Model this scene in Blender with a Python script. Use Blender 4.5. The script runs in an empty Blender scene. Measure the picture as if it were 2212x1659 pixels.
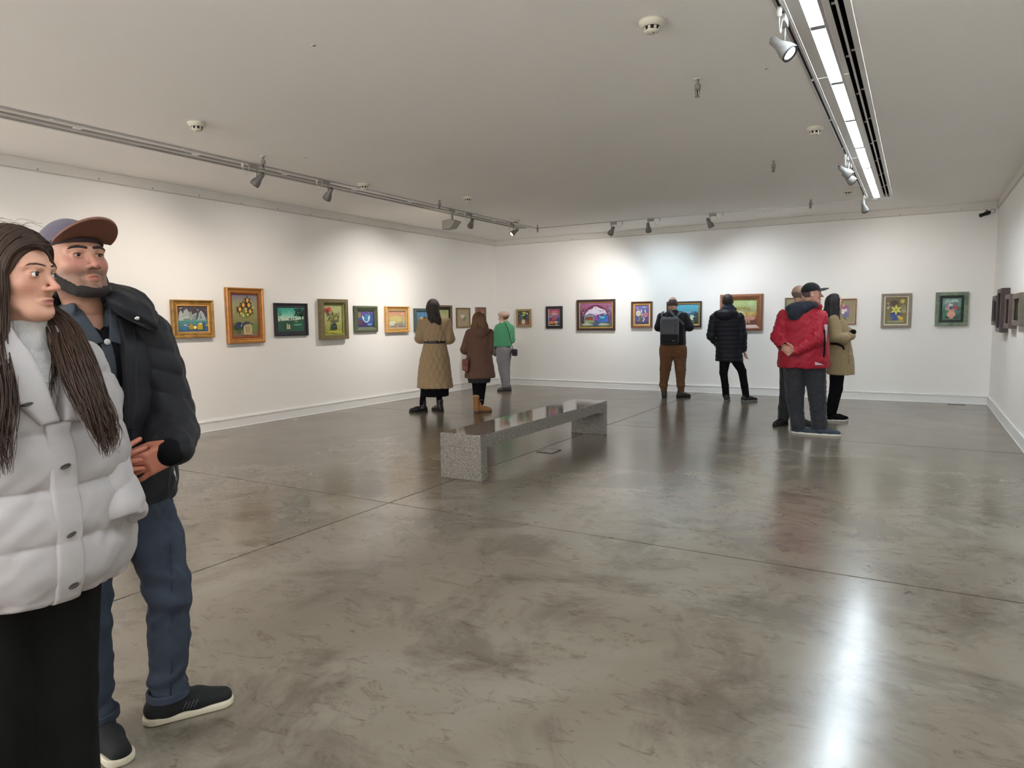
import bpy, bmesh, math, random
import numpy as np
from mathutils import Matrix, Vector
random.seed(7); np.random.seed(7)
scene = bpy.context.scene
COL = scene.collection

# ------------------------------------------------------------------ camera
WD, YB, YR, H = 8.85, 12.834, -4.0, 3.08          # room width, back wall, rear wall, ceiling height
CAMP = Vector((7.861, 0.0, 1.40))
def camera():
    yaw, pit, rol = math.radians(30.30), math.radians(-5.323), math.radians(-0.685)
    f = Vector((-math.sin(yaw)*math.cos(pit), math.cos(yaw)*math.cos(pit), math.sin(pit)))
    r = Vector((math.cos(yaw), math.sin(yaw), 0)); u = r.cross(f)
    r2 = math.cos(rol)*r + math.sin(rol)*u; u2 = -math.sin(rol)*r + math.cos(rol)*u
    cd = bpy.data.cameras.new('camera'); cd.sensor_width = 36; cd.lens = 1496.41/2212*36
    cd.clip_start = 0.02; cd.clip_end = 60
    o = bpy.data.objects.new('camera', cd); COL.objects.link(o)
    m = Matrix((r2, u2, -f)).transposed().to_4x4(); m.translation = CAMP
    o.matrix_world = m
    scene.camera = o
camera()

# ------------------------------------------------------------------ light levels and exposure
W_STRIP, W_SPOT, W_FLOOD, W_FILL = 40.0, 65.0, 20.0, 3.8       # strip emission, track spot watts, wall flood watts, added rear fill emission
COOL, WARM, NEUT = (0.78, 0.91, 1.0), (1.0, 0.88, 0.77), (1.0, 0.95, 0.89)
wd = bpy.data.worlds.new('world'); scene.world = wd; wd.use_nodes = True
wd.node_tree.nodes['Background'].inputs[0].default_value = (0.8, 0.85, 0.9, 1)
wd.node_tree.nodes['Background'].inputs[1].default_value = 0.0
scene.view_settings.view_transform = 'Standard'; scene.view_settings.look = 'None'
scene.view_settings.gamma = 1.0; scene.view_settings.use_curve_mapping = False
scene.view_settings.exposure = 0.54
scene.cycles.max_bounces = 6; scene.cycles.diffuse_bounces = 5; scene.cycles.glossy_bounces = 3
scene.cycles.use_adaptive_sampling = True; scene.cycles.adaptive_threshold = 0.08; scene.cycles.use_light_tree = False
scene.cycles.caustics_reflective = False; scene.cycles.caustics_refractive = False; scene.cycles.sample_clamp_indirect = 12.0
scene.cycles.use_denoising = True

# ------------------------------------------------------------------ helpers: colour, materials
def lin(c):
    if isinstance(c, str):
        c = tuple(int(c[i:i+2], 16)/255 for i in (0, 2, 4))
    return tuple((x/12.92 if x <= 0.04045 else ((x+0.055)/1.055)**2.4) for x in c)
MATS = {}
def mat(name, col='808080', rough=0.6, metal=0.0, noise=None, bump=None, spec=0.5, sheen=0.0, emit=None, vcol=False, coat=0.0, coords='Object', wave=None, sss=0.0):
    """noise=(scale, amount[, stretch xyz]) varies the colour; bump=(scale, strength, distance[, stretch])"""
    if name in MATS: return MATS[name]
    m = bpy.data.materials.new(name); m.use_nodes = True; MATS[name] = m
    nt = m.node_tree; N = nt.nodes; L = nt.links; b = N['Principled BSDF']
    c = lin(col) if isinstance(col, str) else col
    b.inputs['Base Color'].default_value = (*c, 1); b.inputs['Roughness'].default_value = rough
    b.inputs['Metallic'].default_value = metal; b.inputs['Specular IOR Level'].default_value = spec
    b.inputs['Sheen Weight'].default_value = sheen; b.inputs['Coat Weight'].default_value = coat
    if sss: 
        b.inputs['Subsurface Weight'].default_value = sss; b.inputs['Subsurface Radius'].default_value = (0.012, 0.005, 0.003)
        b.inputs['Subsurface Scale'].default_value = 1.0
    if emit:
        b.inputs['Emission Color'].default_value = (*emit[0], 1); b.inputs['Emission Strength'].default_value = emit[1]
    tc = N.new('ShaderNodeTexCoord')
    def coord(stretch):
        mp = N.new('ShaderNodeMapping'); L.new(tc.outputs[coords], mp.inputs[0])
        mp.inputs['Scale'].default_value = stretch
        return mp.outputs[0]
    src = None
    if vcol:
        a = N.new('ShaderNodeVertexColor'); a.layer_name = 'Col'; src = a.outputs[0]
        L.new(src, b.inputs['Base Color'])
    if noise:
        t = N.new('ShaderNodeTexNoise'); t.inputs['Scale'].default_value = noise[0]; t.inputs['Detail'].default_value = 6
        L.new(coord(noise[2] if len(noise) > 2 else (1, 1, 1)), t.inputs['Vector'])
        mr = N.new('ShaderNodeMapRange'); mr.inputs[1].default_value = 0.25; mr.inputs[2].default_value = 0.75
        mr.inputs[3].default_value = 1-noise[1]; mr.inputs[4].default_value = 1+noise[1]; L.new(t.outputs[0], mr.inputs[0])
        mx = N.new('ShaderNodeMix'); mx.data_type = 'RGBA'; mx.blend_type = 'MULTIPLY'; mx.inputs[0].default_value = 1
        if src: L.new(src, mx.inputs[6])
        else: mx.inputs[6].default_value = (*c, 1)
        L.new(mr.outputs[0], mx.inputs[7]); L.new(mx.outputs[2], b.inputs['Base Color'])
    if bump:
        t = N.new('ShaderNodeTexNoise'); t.inputs['Scale'].default_value = bump[0]; t.inputs['Detail'].default_value = 4
        L.new(coord(bump[3] if len(bump) > 3 else (1, 1, 1)), t.inputs['Vector'])
        bp = N.new('ShaderNodeBump'); bp.inputs['Strength'].default_value = bump[1]; bp.inputs['Distance'].default_value = bump[2]
        L.new(t.outputs[0], bp.inputs['Height']); L.new(bp.outputs[0], b.inputs['Normal'])
    return m

# ------------------------------------------------------------------ helpers: meshes and objects
def link(name, me, m, parent=None):
    o = bpy.data.objects.new(name, me); COL.objects.link(o)
    if m is not None:
        me.materials.append(m)
    if parent is not None: o.parent = parent
    return o
def tag(o, label=None, cat=None, group=None, kind=None):
    if label: o['label'] = label
    if cat: o['category'] = cat
    if group: o['group'] = group
    if kind: o['kind'] = kind
    return o
def empty(name, loc=(0, 0, 0), rz=0.0):
    o = bpy.data.objects.new(name, None); COL.objects.link(o); o.location = loc; o.rotation_euler = (0, 0, rz)
    o.empty_display_size = 0.1
    return o
class MB:
    """collects simple solids and builds them as one mesh"""
    def __init__(s): s.v = []; s.f = []; s.sm = []
    def add(s, vs, fs, smooth=False):
        b = len(s.v); s.v += [tuple(v) for v in vs]
        for f in fs: s.f.append([b+i for i in f]); s.sm.append(smooth)
        return s
    def box(s, x0, x1, y0, y1, z0, z1, M=None):
        vs = [Vector((x, y, z)) for z in (z0, z1) for x, y in ((x0, y0), (x1, y0), (x1, y1), (x0, y1))]
        if M is not None: vs = [M @ v for v in vs]
        return s.add(vs, [(3, 2, 1, 0), (4, 5, 6, 7), (0, 1, 5, 4), (1, 2, 6, 5), (2, 3, 7, 6), (3, 0, 4, 7)])
    def lathe(s, prof, n=24, M=None, smooth=True):
        """prof: (r, z) pairs, revolved about z"""
        vs, fs = [], []
        for r, z in prof:
            for k in range(n):
                a = 2*math.pi*k/n; vs.append(Vector((r*math.cos(a), r*math.sin(a), z)))
        for i in range(len(prof)-1):
            for k in range(n):
                k2 = (k+1) % n
                fs.append((i*n+k, i*n+k2, (i+1)*n+k2, (i+1)*n+k))
        fs.append(tuple(reversed(range(n)))); fs.append(tuple((len(prof)-1)*n+k for k in range(n)))
        if M is not None: vs = [M @ v for v in vs]
        return s.add(vs, fs, smooth)
    def tube(s, pts, r, n=8):
        pts = [Vector(p) for p in pts]; vs, fs = [], []
        for i, p in enumerate(pts):
            t = (pts[min(i+1, len(pts)-1)]-pts[max(i-1, 0)]).normalized()
            a = t.orthogonal().normalized() if i == 0 else (a - t*a.dot(t)).normalized()
            c = t.cross(a); rr = r[i] if isinstance(r, (list, tuple)) else r
            for k in range(n):
                w = 2*math.pi*k/n; vs.append(p + rr*(math.cos(w)*a + math.sin(w)*c))
        for i in range(len(pts)-1):
            for k in range(n):
                k2 = (k+1) % n; fs.append((i*n+k, i*n+k2, (i+1)*n+k2, (i+1)*n+k))
        fs.append(tuple(reversed(range(n)))); fs.append(tuple((len(pts)-1)*n+k for k in range(n)))
        return s.add(vs, fs, True)
    def build(s, name, m, parent=None, bevel=0.0, seg=2):
        me = bpy.data.meshes.new(name); me.from_pydata(s.v, [], s.f); me.update()
        me.polygons.foreach_set('use_smooth', s.sm)
        o = link(name, me, m, parent)
        if bevel:
            md = o.modifiers.new('bevel', 'BEVEL'); md.width = bevel; md.segments = seg; md.limit_method = 'ANGLE'; md.angle_limit = 0.7
        return o
def axis_matrix(o, d):
    """matrix placing local +z along d with origin o"""
    d = Vector(d).normalized()
    q = d.to_track_quat('Z', 'Y'); m = q.to_matrix().to_4x4(); m.translation = Vector(o); return m

# ------------------------------------------------------------------ room materials
def wall_mat(name, col):
    m = mat(name, col, 0.85, noise=(0.7, 0.015), spec=0.25)
    m.node_tree.nodes['Noise Texture'].inputs['Detail'].default_value = 1
    return m
M_WALL = wall_mat('wall_paint', 'eeece8'); M_CEIL = wall_mat('ceiling_paint', 'f3f0ec'); M_TRIM = mat('trim_paint', 'dbd7d0', 0.55, spec=0.4)
M_BASE = mat('baseboard_paint', 'e6e6e4', 0.45, spec=0.45)
M_DARK = mat('dark_gap', '0e0e0f', 0.8)
def set_ramp(cr, stops):
    while len(cr.elements) > 1: cr.elements.remove(cr.elements[0])
    cr.elements[0].position = stops[0][0]; cr.elements[0].color = (*stops[0][1], 1)
    for p, c in stops[1:]: cr.elements.new(p).color = (*c, 1)
def floor_mat():
    m = bpy.data.materials.new('polished_concrete'); m.use_nodes = True
    nt = m.node_tree; N = nt.nodes; L = nt.links; b = N['Principled BSDF']
    geo = N.new('ShaderNodeNewGeometry')
    def noise(scale, detail, stretch=(1, 1, 1), rough=0.6, dist=0.0):
        mp = N.new('ShaderNodeMapping'); L.new(geo.outputs['Position'], mp.inputs[0]); mp.inputs['Scale'].default_value = stretch
        t = N.new('ShaderNodeTexNoise'); t.inputs['Scale'].default_value = scale; t.inputs['Detail'].default_value = detail
        t.inputs['Roughness'].default_value = rough; t.inputs['Distortion'].default_value = dist
        L.new(mp.outputs[0], t.inputs['Vector']); return t.outputs[0]
    def ramp(src, stops):
        r = N.new('ShaderNodeValToRGB'); L.new(src, r.inputs[0])
        set_ramp(r.color_ramp, stops)
        return r.outputs[0]
    def mix(a, bb, fac, mode='MIX'):
        x = N.new('ShaderNodeMix'); x.data_type = 'RGBA'; x.blend_type = mode
        if isinstance(fac, float): x.inputs[0].default_value = fac
        else: L.new(fac, x.inputs[0])
        for i, s in ((6, a), (7, bb)):
            if isinstance(s, tuple): x.inputs[i].default_value = (*s, 1)
            else: L.new(s, x.inputs[i])
        return x.outputs[2]
    base = ramp(noise(0.55, 3, dist=0.4), [(0.30, lin('6d6255')), (0.5, lin('7b7163')), (0.72, lin('8c8478'))])
    blot = ramp(noise(1.7, 6, rough=0.68, dist=0.6), [(0.38, lin('8a8074')), (0.52, (1, 1, 1)), (0.62, (1, 1, 1))])
    c = mix(base, blot, 0.45, 'MULTIPLY')
    scuff = ramp(noise(5.5, 7, (1.0, 1.9, 1), 0.78, 1.2), [(0.54, (1, 1, 1)), (0.64, lin('aca496')), (0.72, lin('857b6d'))])
    c = mix(c, scuff, 0.55, 'MULTIPLY')
    L.new(c, b.inputs['Base Color'])
    rr = N.new('ShaderNodeMapRange'); rr.inputs[1].default_value = 0.0; rr.inputs[2].default_value = 1.0
    rr.inputs[3].default_value = 0.12; rr.inputs[4].default_value = 0.29
    L.new(noise(1.1, 5, rough=0.7, dist=0.5), rr.inputs[0]); L.new(rr.outputs[0], b.inputs['Roughness'])
    b.inputs['Specular IOR Level'].default_value = 0.9
    bp = N.new('ShaderNodeBump'); bp.inputs['Strength'].default_value = 0.09; bp.inputs['Distance'].default_value = 0.004
    L.new(noise(9, 6, (1, 1.5, 1), 0.7, 0.8), bp.inputs['Height']); L.new(bp.outputs[0], b.inputs['Normal'])
    return m
M_FLOOR = floor_mat()

# ------------------------------------------------------------------ room shell
o = tag(MB().box(0, WD, YR, YB, -0.12, -0.03).build('floor', M_DARK), 'grey polished concrete gallery floor cast in large slabs', kind='structure')
XJ = [0.0, 4.385, WD]; YJ = [YR, -0.40, 4.045, 8.485, YB]
for i in range(2):
    for j in range(4):
        g = 0.0065
        MB().box(XJ[i]+(g if i else 0), XJ[i+1]-(g if i < 1 else 0), YJ[j]+(g if j else 0), YJ[j+1]-(g if j < 3 else 0), -0.03, 0.0).build('floor_slab', M_FLOOR, o)
T = 0.2
tag(MB().box(-T, 0, YR, YB, -0.1, H+0.2).build('wall_left', M_WALL), 'long white gallery wall hung with paintings', kind='structure')
tag(MB().box(-T, WD+T, YB, YB+T, -0.1, H+0.2).build('wall_back', M_WALL), 'white back wall hung with paintings', kind='structure')
tag(MB().box(WD, WD+T, YR, YB, -0.1, H+0.2).build('wall_right', M_WALL), 'white gallery wall running close beside the viewer', kind='structure')
tag(MB().box(-T, WD+T, YR-T, YR, -0.1, H+0.2).build('wall_rear', M_WALL), 'white rear wall of the gallery', kind='structure')
# invented glowing front behind the viewer, added to brighten the room; white frame
M_FILL = mat('added_fill_glow', 'e8eef2', 0.6, emit=((0.98, 0.985, 1.0), W_FILL))
wn = tag(MB().box(0.5, WD-0.5, YR, YR+0.05, 0.30, 0.36).build('fill_panel_1', M_BASE), 'wide frosted glowing front added on the rear wall as fill light', kind='structure')
MB().box(0.5, WD-0.5, YR, YR+0.05, 2.82, 2.88).build('fill_head', M_BASE, wn)
for k in range(6):
    x = 0.5+k*(WD-1.0)/5; MB().box(x-0.03, x+0.03, YR, YR+0.05, 0.36, 2.82).build('fill_bar', M_BASE, wn)
    if k < 5: MB().box(x+0.03, x+(WD-1.0)/5-0.03, YR+0.01, YR+0.02, 0.36, 2.82).build('pane', M_FILL, wn)
# ceiling with two open troughs for the light and air slots
RX0, RX1, YE = 7.182, 7.492, 11.43
LX0, LX1 = WD-RX1, WD-RX0
cb = MB()
cb.box(0, LX0, YR, YB, H, H+0.2); cb.box(LX1, RX0, YR, YB, H, H+0.2); cb.box(RX1, WD, YR, YB, H, H+0.2)
cb.box(LX0, LX1, YE, YB, H, H+0.2); cb.box(RX0, RX1, YE, YB, H, H+0.2)
cb.box(LX0, LX1, YR, YE, H+0.12, H+0.2); cb.box(RX0, RX1, YR, YE, H+0.12, H+0.2)
tag(cb.build('ceiling', M_CEIL), 'plain off-white painted ceiling with two recessed light troughs', kind='structure')
# cornice bands
CVH = 0.106
def band(name, boxes):
    b = MB()
    for q in boxes: b.box(*q)
    return tag(b.build(name, M_TRIM, bevel=0.003), 'plain painted cornice band under the ceiling', kind='structure')
tr = [band('trim_1', [(0, 0.022, YR, YB, H-CVH, H), (0, 0.012, YR, YB, H-CVH-0.010, H-CVH-0.004)]),
      band('trim_2', [(0.022, WD-0.022, YB-0.022, YB, H-CVH, H), (0.022, WD-0.022, YB-0.012, YB, H-CVH-0.010, H-CVH-0.004)]),
      band('trim_3', [(WD-0.022, WD, YR, YB, H-CVH, H), (WD-0.012, WD, YR, YB, H-CVH-0.010, H-CVH-0.004)])]
for k in range(17):                                                    # screw holes of the hanging rail
    y = 2.6+k*0.62; MB().lathe([(0.006, 0), (0.006, 0.003)], 8, axis_matrix((0.0215, y, H-CVH+0.014+0.006*(k % 2)), (1, 0, 0))).build('rail_screw', M_DARK, tr[0])
for k in range(10):
    x = 1.0+k*0.82; MB().lathe([(0.006, 0), (0.006, 0.003)], 8, axis_matrix((x, YB-0.0215, H-CVH+0.014+0.006*(k % 2)), (0, -1, 0))).build('rail_screw', M_DARK, tr[1])
# baseboards: board, rounded top lip, thin floor bead; the boards butt at visible seams
def baseboard(name, runs):
    root = None
    for k, (p0, p1, nx, ny) in enumerate(runs):
        d = Vector((p1[0]-p0[0], p1[1]-p0[1], 0)); Ln = d.length; ang = math.atan2(d.y, d.x)
        M = Matrix.Translation((p0[0], p0[1], 0)) @ Matrix.Rotation(ang, 4, 'Z')
        s = 1 if (Matrix.Rotation(ang, 4, 'Z') @ Vector((0, 1, 0))).dot(Vector((nx, ny, 0))) > 0 else -1
        b = MB()
        def bx(t, z0, z1, e=0.0015):
            y0, y1 = sorted((0, s*t)); b.box(e, Ln-e, y0, y1, z0, z1, M)
        bx(0.015, 0.0, 0.118); bx(0.021, 0.119, 0.143); bx(0.022, 0.0, 0.013)
        if k == 0:
            root = tag(b.build(name, M_BASE, bevel=0.003), 'white painted baseboard with raised top edge', kind='structure')
        else: b.build('baseboard_length', M_BASE, root, bevel=0.003)
baseboard('baseboard_left', [((0, YR), (0, 1.9), 1, 0), ((0, 1.9), (0, 7.2), 1, 0), ((0, 7.2), (0, YB), 1, 0)])
baseboard('baseboard_back', [((0.02, YB), (3.60, YB), 0, -1), ((3.60, YB), (7.1, YB), 0, -1), ((7.1, YB), (WD-0.02, YB), 0, -1)])
baseboard('baseboard_right', [((WD, YR), (WD, 5.0), -1, 0), ((WD, 5.0), (WD, YB), -1, 0)])

# ------------------------------------------------------------------ ceiling troughs: light panels, blank panels, air slots
M_PANEL = mat('trough_panel', 'c9c7c2', 0.35, spec=0.5); M_REFL = mat('reflector_white', 'e4e4e2', 0.4)
M_ALU = mat('anodised_aluminium', 'b9b9b8', 0.32, metal=0.7); M_WHITEMETAL = mat('white_metal', 'd2cfc9', 0.4, spec=0.5)
M_DIV = mat('divider_grey', '8a8c8c', 0.5); M_LIT = mat('lit_diffuser', 'ffffff', 0.5, emit=(COOL, W_STRIP)); M_FILLW = mat('added_fill_warm', 'ffffff', 0.5, emit=(NEUT, W_STRIP*1.5)); M_UNLIT = mat('unlit_diffuser', 'b5b0a8', 0.5)
M_SLOT = mat('slot_black', '050506', 0.9, spec=0.1)
def trough(side):
    lit = side > 0
    def X(a): return (RX0+a) if side > 0 else (WD-RX0-a)
    def bx(b, a0, a1, y0, y1, z0, z1):
        x0, x1 = sorted((X(a0), X(a1))); b.box(x0, x1, y0, y1, z0, z1)
    root = empty('light_trough', (X(0.155), (YR+YE)/2, H))
    off = -Vector(root.location)
    def put(b, name, m, parent=root, bevel=0.0):
        b.v = [tuple(Vector(v)+off) for v in b.v]
        return b.build(name, m, parent, bevel)
    seams = [YR, -3.21, -1.76, -0.30, 1.15, 2.60, 4.06, 5.51, 6.965, 8.42, 9.81, YE]
    for k in range(len(seams)-1):
        y0, y1 = seams[k]+0.002, seams[k+1]-0.002; dz = 0.0018*(k % 2)
        b = MB(); bx(b, 0.003, 0.072, y0, y1, H-0.003-dz, H-0.0012); put(b, 'panel', M_PANEL)
        b = MB(); bx(b, 0.172, 0.2065, y0, y1, H-0.003-dz, H-0.0012); put(b, 'panel', M_PANEL)
        b = MB(); bx(b, 0.2325, 0.2465, y0, y1, H-0.003-dz, H-0.0012); put(b, 'slot_bar', M_PANEL)
        b = MB(); bx(b, 0.2735, 0.307, y0, y1, H-0.003-dz, H-0.0012); put(b, 'panel', M_PANEL)
    b = MB(); bx(b, 0.069, 0.072, YR, YE, H-0.001, H+0.05); bx(b, 0.150, 0.153, YR, YE, H-0.001, H+0.05); put(b, 'reflector', M_REFL if lit else M_UNLIT)
    b = MB(); bx(b, 0.153, 0.171, YR, YE, H-0.001, H+0.010); put(b, 'cover_strip', M_ALU)
    b = MB(); bx(b, 0.205, 0.275, YR, YE, H+0.05, H+0.056); bx(b, 0.203, 0.2062, YR, YE, H-0.001, H+0.056); bx(b, 0.2738, 0.278, YR, YE, H-0.001, H+0.056); bx(b, 0.2328, 0.2462, YR, YE, H-0.001, H+0.03); put(b, 'air_slot', M_SLOT)
    # individual diffusers and the clips between them
    ys = [11.40-1.137*i for i in range(14)]
    for i in range(13):
        y1, y0 = ys[i]-0.034, ys[i+1]+0.034
        b = MB(); bx(b, 0.075, 0.148, y0, y1, H+0.020, H+0.026); put(b, 'light_panel', M_LIT if lit else (M_FILLW if y1 < 2.4 else M_UNLIT))  # left trough is off; its rear panels out of view glow as added fill
        b = MB(); bx(b, 0.073, 0.150, ys[i+1]-0.030, ys[i+1]+0.030, H+0.002, H+0.03); put(b, 'divider', M_DIV if lit else M_REFL)
    for y in [3.4+0.9*i for i in range(9)]:                              # little tabs across the air slots
        b = MB(); bx(b, 0.209, 0.230, y, y+0.012, H+0.010, H+0.02); put(b, 'slot_clip', M_PANEL)
        b = MB(); bx(b, 0.249, 0.271, y-0.1, y-0.088, H+0.010, H+0.02); put(b, 'slot_clip', M_PANEL)
    return root
tag(trough(1), 'recessed ceiling trough with a glowing cool white strip and twin black air slots', 'ceiling light')
tag(trough(-1), 'recessed ceiling trough with twin black air slots above the long painting wall, unlit except added rear fill panels', 'ceiling light')

TD = 0.009
def track(name, p0, p1, label):
    """U-shaped lighting track hanging flush under the ceiling"""
    p0, p1 = Vector(p0), Vector(p1); d = p1-p0; ang = math.atan2(d.y, d.x)
    root = empty(name, (p0.x, p0.y, H), ang); Ln = d.length
    b = MB(); b.box(0, Ln, -0.021, -0.007, -TD, 0); b.box(0, Ln, 0.007, 0.021, -TD, 0); b.box(0, Ln, -0.007, 0.007, -0.0015, 0)
    b.build('rail', M_ALU, root, bevel=0.002)
    MB().box(0, Ln, -0.0069, 0.0069, -0.0030, -0.0015).build('groove', M_DARK, root)
    k = 1.15
    while k < Ln-0.2:
        MB().box(k-0.014, k+0.014, -0.0068, 0.0068, -TD-0.001, -0.003).build('coupler', M_REFL, root); k += 2.36 if 'back' in label else 1.18
    MB().box(-0.02, 0, -0.022, 0.022, -TD-0.001, 0).build('end_cap', M_WHITEMETAL, root); MB().box(Ln, Ln+0.02, -0.022, 0.022, -TD-0.001, 0).build('end_cap', M_WHITEMETAL, root)
    return tag(root, label, 'lighting track')
TXR, TXL, TYB = 7.152, 1.70, 11.52
track('lighting_track', (TXR, YR+0.1, H), (TXR, TYB-0.05, H), 'aluminium lighting track beside the glowing ceiling strip')
track('lighting_track', (TXL, YR+0.1, H), (TXL, TYB-0.05, H), 'aluminium lighting track beside the unlit ceiling trough')
track('lighting_track', (TXL+0.03, TYB, H), (TXR+0.12, TYB, H), 'thin aluminium lighting track crossing the ceiling near the back wall')

# ------------------------------------------------------------------ track spotlights
M_HEAD = mat('spot_housing', '777470', 0.45, spec=0.5); M_BEZEL = mat('spot_bezel', '2c2a30', 0.4); M_BOX = mat('spot_adapter', '97948c', 0.5)
def lens(name, c, s): return mat(name, 'ffffff', 0.4, emit=(c, s))
M_LENSW = lens('lens_warm', (1.0, 0.82, 0.6), 7.0); M_LENSC = lens('lens_cool', (0.95, 0.97, 1.0), 9.0); M_LENS0 = mat('lens_off', '4a4844', 0.2)
def spot(pos, aim, label, watts=W_SPOT, color=WARM, along='y', size=62, glow=None, s=1.0, plug=1, lens_m=None):
    """adapter under the track, stem, bell-shaped can, dark bezel, lens, cord loop and plug; the lamp sits in the can"""
    root = empty('track_spotlight', (pos[0], pos[1], H-TD))
    A = 0.055*s
    b = MB()
    if along == 'y': b.box(-0.018, 0.018, -A, A, -0.045, 0.0)
    else: b.box(-A, A, -0.018, 0.018, -0.045, 0.0)
    b.build('adapter', M_BOX, root, bevel=0.004)
    end = Vector((0, 0.04, 0)) if along == 'y' else Vector((-0.04, 0, 0))
    piv = end + Vector((0, 0, -0.132*s))
    MB().tube([end+Vector((0, 0, -0.03)), piv], 0.0065, 8).build('stem', M_HEAD, root)
    d = (Vector(aim)-Vector((pos[0], pos[1], H-TD))-piv).normalized()
    M = axis_matrix(piv + Vector((0, 0, -0.03*s)) - d*0.045*s, d)
    MB().lathe([(0.020*s, -0.055*s), (0.026*s, -0.05*s), (0.028*s, 0.0), (0.034*s, 0.02*s), (0.047*s, 0.058*s), (0.051*s, 0.09*s), (0.049*s, 0.092*s), (0.043*s, 0.06*s)], 24, M).build('housing', M_HEAD, root)
    MB().lathe([(0.006*s, -0.068*s), (0.006*s, -0.054*s)], 10, M).build('tilt_knob', M_BEZEL, root)
    MB().lathe([(0.0485*s, 0.088*s), (0.0505*s, 0.099*s), (0.046*s, 0.100*s), (0.036*s, 0.082*s)], 24, M).build('bezel', M_BEZEL, root)
    lm = lens_m or (M_LENSW if color[2] < 0.8 else M_LENSC)
    MB().lathe([(0.001, 0.0905*s), (0.036*s, 0.0905*s), (0.033*s, 0.094*s), (0.001, 0.096*s)], 24, M).build('lens', lm, root)
    if plug:
        q = Vector((0, -0.14, 0)) if along == 'y' else Vector((0.16, 0, 0))
        MB().lathe([(0.012, 0), (0.014, -0.02), (0.012, -0.045), (0.006, -0.052)], 12, Matrix.Translation(q)).build('plug', M_WHITEMETAL, root)
        a = q+Vector((0, 0, -0.05)); e = (Vector((0, -A, -0.02)) if along == 'y' else Vector((A, 0, -0.02)))
        pts = [a+(e-a)*t+Vector((0, 0, -0.085*math.sin(math.pi*t)**0.8)) for t in [i/12 for i in range(13)]]
        MB().tube(pts, 0.0032, 6).build('cord', M_WHITEMETAL, root)
    ld = bpy.data.lights.new('spot_lamp', 'SPOT'); ld.energy = watts; ld.color = color; ld.spot_size = math.radians(size); ld.spot_blend = 0.9; ld.shadow_soft_size = 0.03
    lo = bpy.data.objects.new('spot_lamp', ld); COL.objects.link(lo); lo.parent = root
    lo.location = M @ Vector((0, 0, 0.105*s)); lo.rotation_euler = d.to_track_quat('-Z', 'Y').to_euler()
    return tag(root, label, 'spotlight', 'track spotlights')
SKY = (0.72, 0.88, 1.0)
spot((TXL, 5.15), (0.0, 4.55, 1.05), 'lit track spotlight nearest on the long wall track, lens turned left', W_SPOT, size=115)
spot((TXL, 6.19), (0.0, 6.5, 1.05), 'second track spotlight along the long wall track, tilted down left', W_SPOT*0.6, size=115)
spot((TXL, 9.28), (0.0, 10.6, 1.1), 'small track spotlight just right of the big wedge floodlight', W_SPOT*0.75, NEUT, size=105)
spot((TXL, 10.62), (0.3, 8.6, 1.2), 'warm glowing track spotlight near the far end of the long wall track', W_SPOT*0.35, size=80)
spot((3.22, TYB), (1.4, YB, 0.9), 'glowing track spotlight leftmost on the back track', W_SPOT*1.3, (1.0, 0.95, 0.90), along='x', lens_m=M_LENSW, size=120)
spot((3.89, TYB), (3.6, YB, 1.1), 'track spotlight on the back track, lens tilted to the left', W_SPOT*0.95, SKY, along='x', size=125)
spot((4.93, TYB), (5.6, YB, 1.0), 'track spotlight rightmost on the back track above the navy coated visitor', W_SPOT*0.95, (0.88, 0.94, 1.0), along='x', size=120)
spot((TXR, 4.28), (WD, 3.9, 1.2), 'large near track spotlight beside the glowing strip, lens shining', 16, (0.95, 0.93, 0.9), size=70)
spot((TXR, 8.25), (WD, 9.3, 1.4), 'track spotlight of the middle pair beside the glowing strip, lens lit', 24, size=60)
spot((TXR, 8.66), (WD, 10.4, 1.3), 'track spotlight of the middle pair beside the glowing strip, shining away', 26, size=60)
spot((TXR, 11.12), (7.6, YB, 1.45), 'track spotlight at the corner where two tracks meet', W_SPOT*0.38, size=110)

# ------------------------------------------------------------------ wedge floodlight on the long wall track, plus two unseen added ones
M_FLOOD = mat('flood_housing', 'a8a598', 0.5)
def flood(pos, aim, label, watts):
    root = empty('wall_floodlight', (pos[0], pos[1], H-TD))
    MB().box(-0.02, 0.02, -0.11, 0.06, -0.045, 0).build('adapter', M_FLOOD, root, bevel=0.004)
    MB().box(-0.012, 0.012, -0.012, 0.012, -0.16, -0.04).build('stem', M_FLOOD, root)
    # wedge: deep at the wall side, pointed towards the room
    prof = [(-0.13, -0.165), (0.02, -0.150), (0.115, -0.185), (0.02, -0.285), (-0.13, -0.295)]   # (towards room, height) 
    vs = [(p, -0.085, z) for p, z in prof]+[(p, 0.085, z) for p, z in prof]; n = 5
    fs = [tuple(range(n)), tuple(reversed(range(n, 2*n)))]+[(i, i+n, (i+1) % n+n, (i+1) % n) for i in range(n)]
    MB().add(vs, fs).build('housing', M_FLOOD, root, bevel=0.004)
    MB().box(-0.1345, -0.130, -0.07, 0.07, -0.285, -0.175).build('glass', M_LENSW, root)
    ld = bpy.data.lights.new('flood_lamp', 'AREA'); ld.energy = watts; ld.color = NEUT; ld.shape = 'RECTANGLE'; ld.size = 0.14; ld.size_y = 0.1; ld.spread = math.radians(112)
    lo = bpy.data.objects.new('flood_lamp', ld); COL.objects.link(lo); lo.parent = root; lo.location = (-0.14, 0, -0.23)
    lo.rotation_euler = Vector((-1, 0, -1.3)).to_track_quat('-Z', 'Y').to_euler()
    return tag(root, label, 'floodlight')
flood((TXL, 8.80), None, 'big grey wedge-shaped floodlight on the long wall track', W_FLOOD*1.0)
flood((TXL, 2.30), None, 'added unseen fill floodlight on the long wall track above the couple', W_FLOOD*1.1)  # invented flood outside the view, extra light for the near wall
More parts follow.
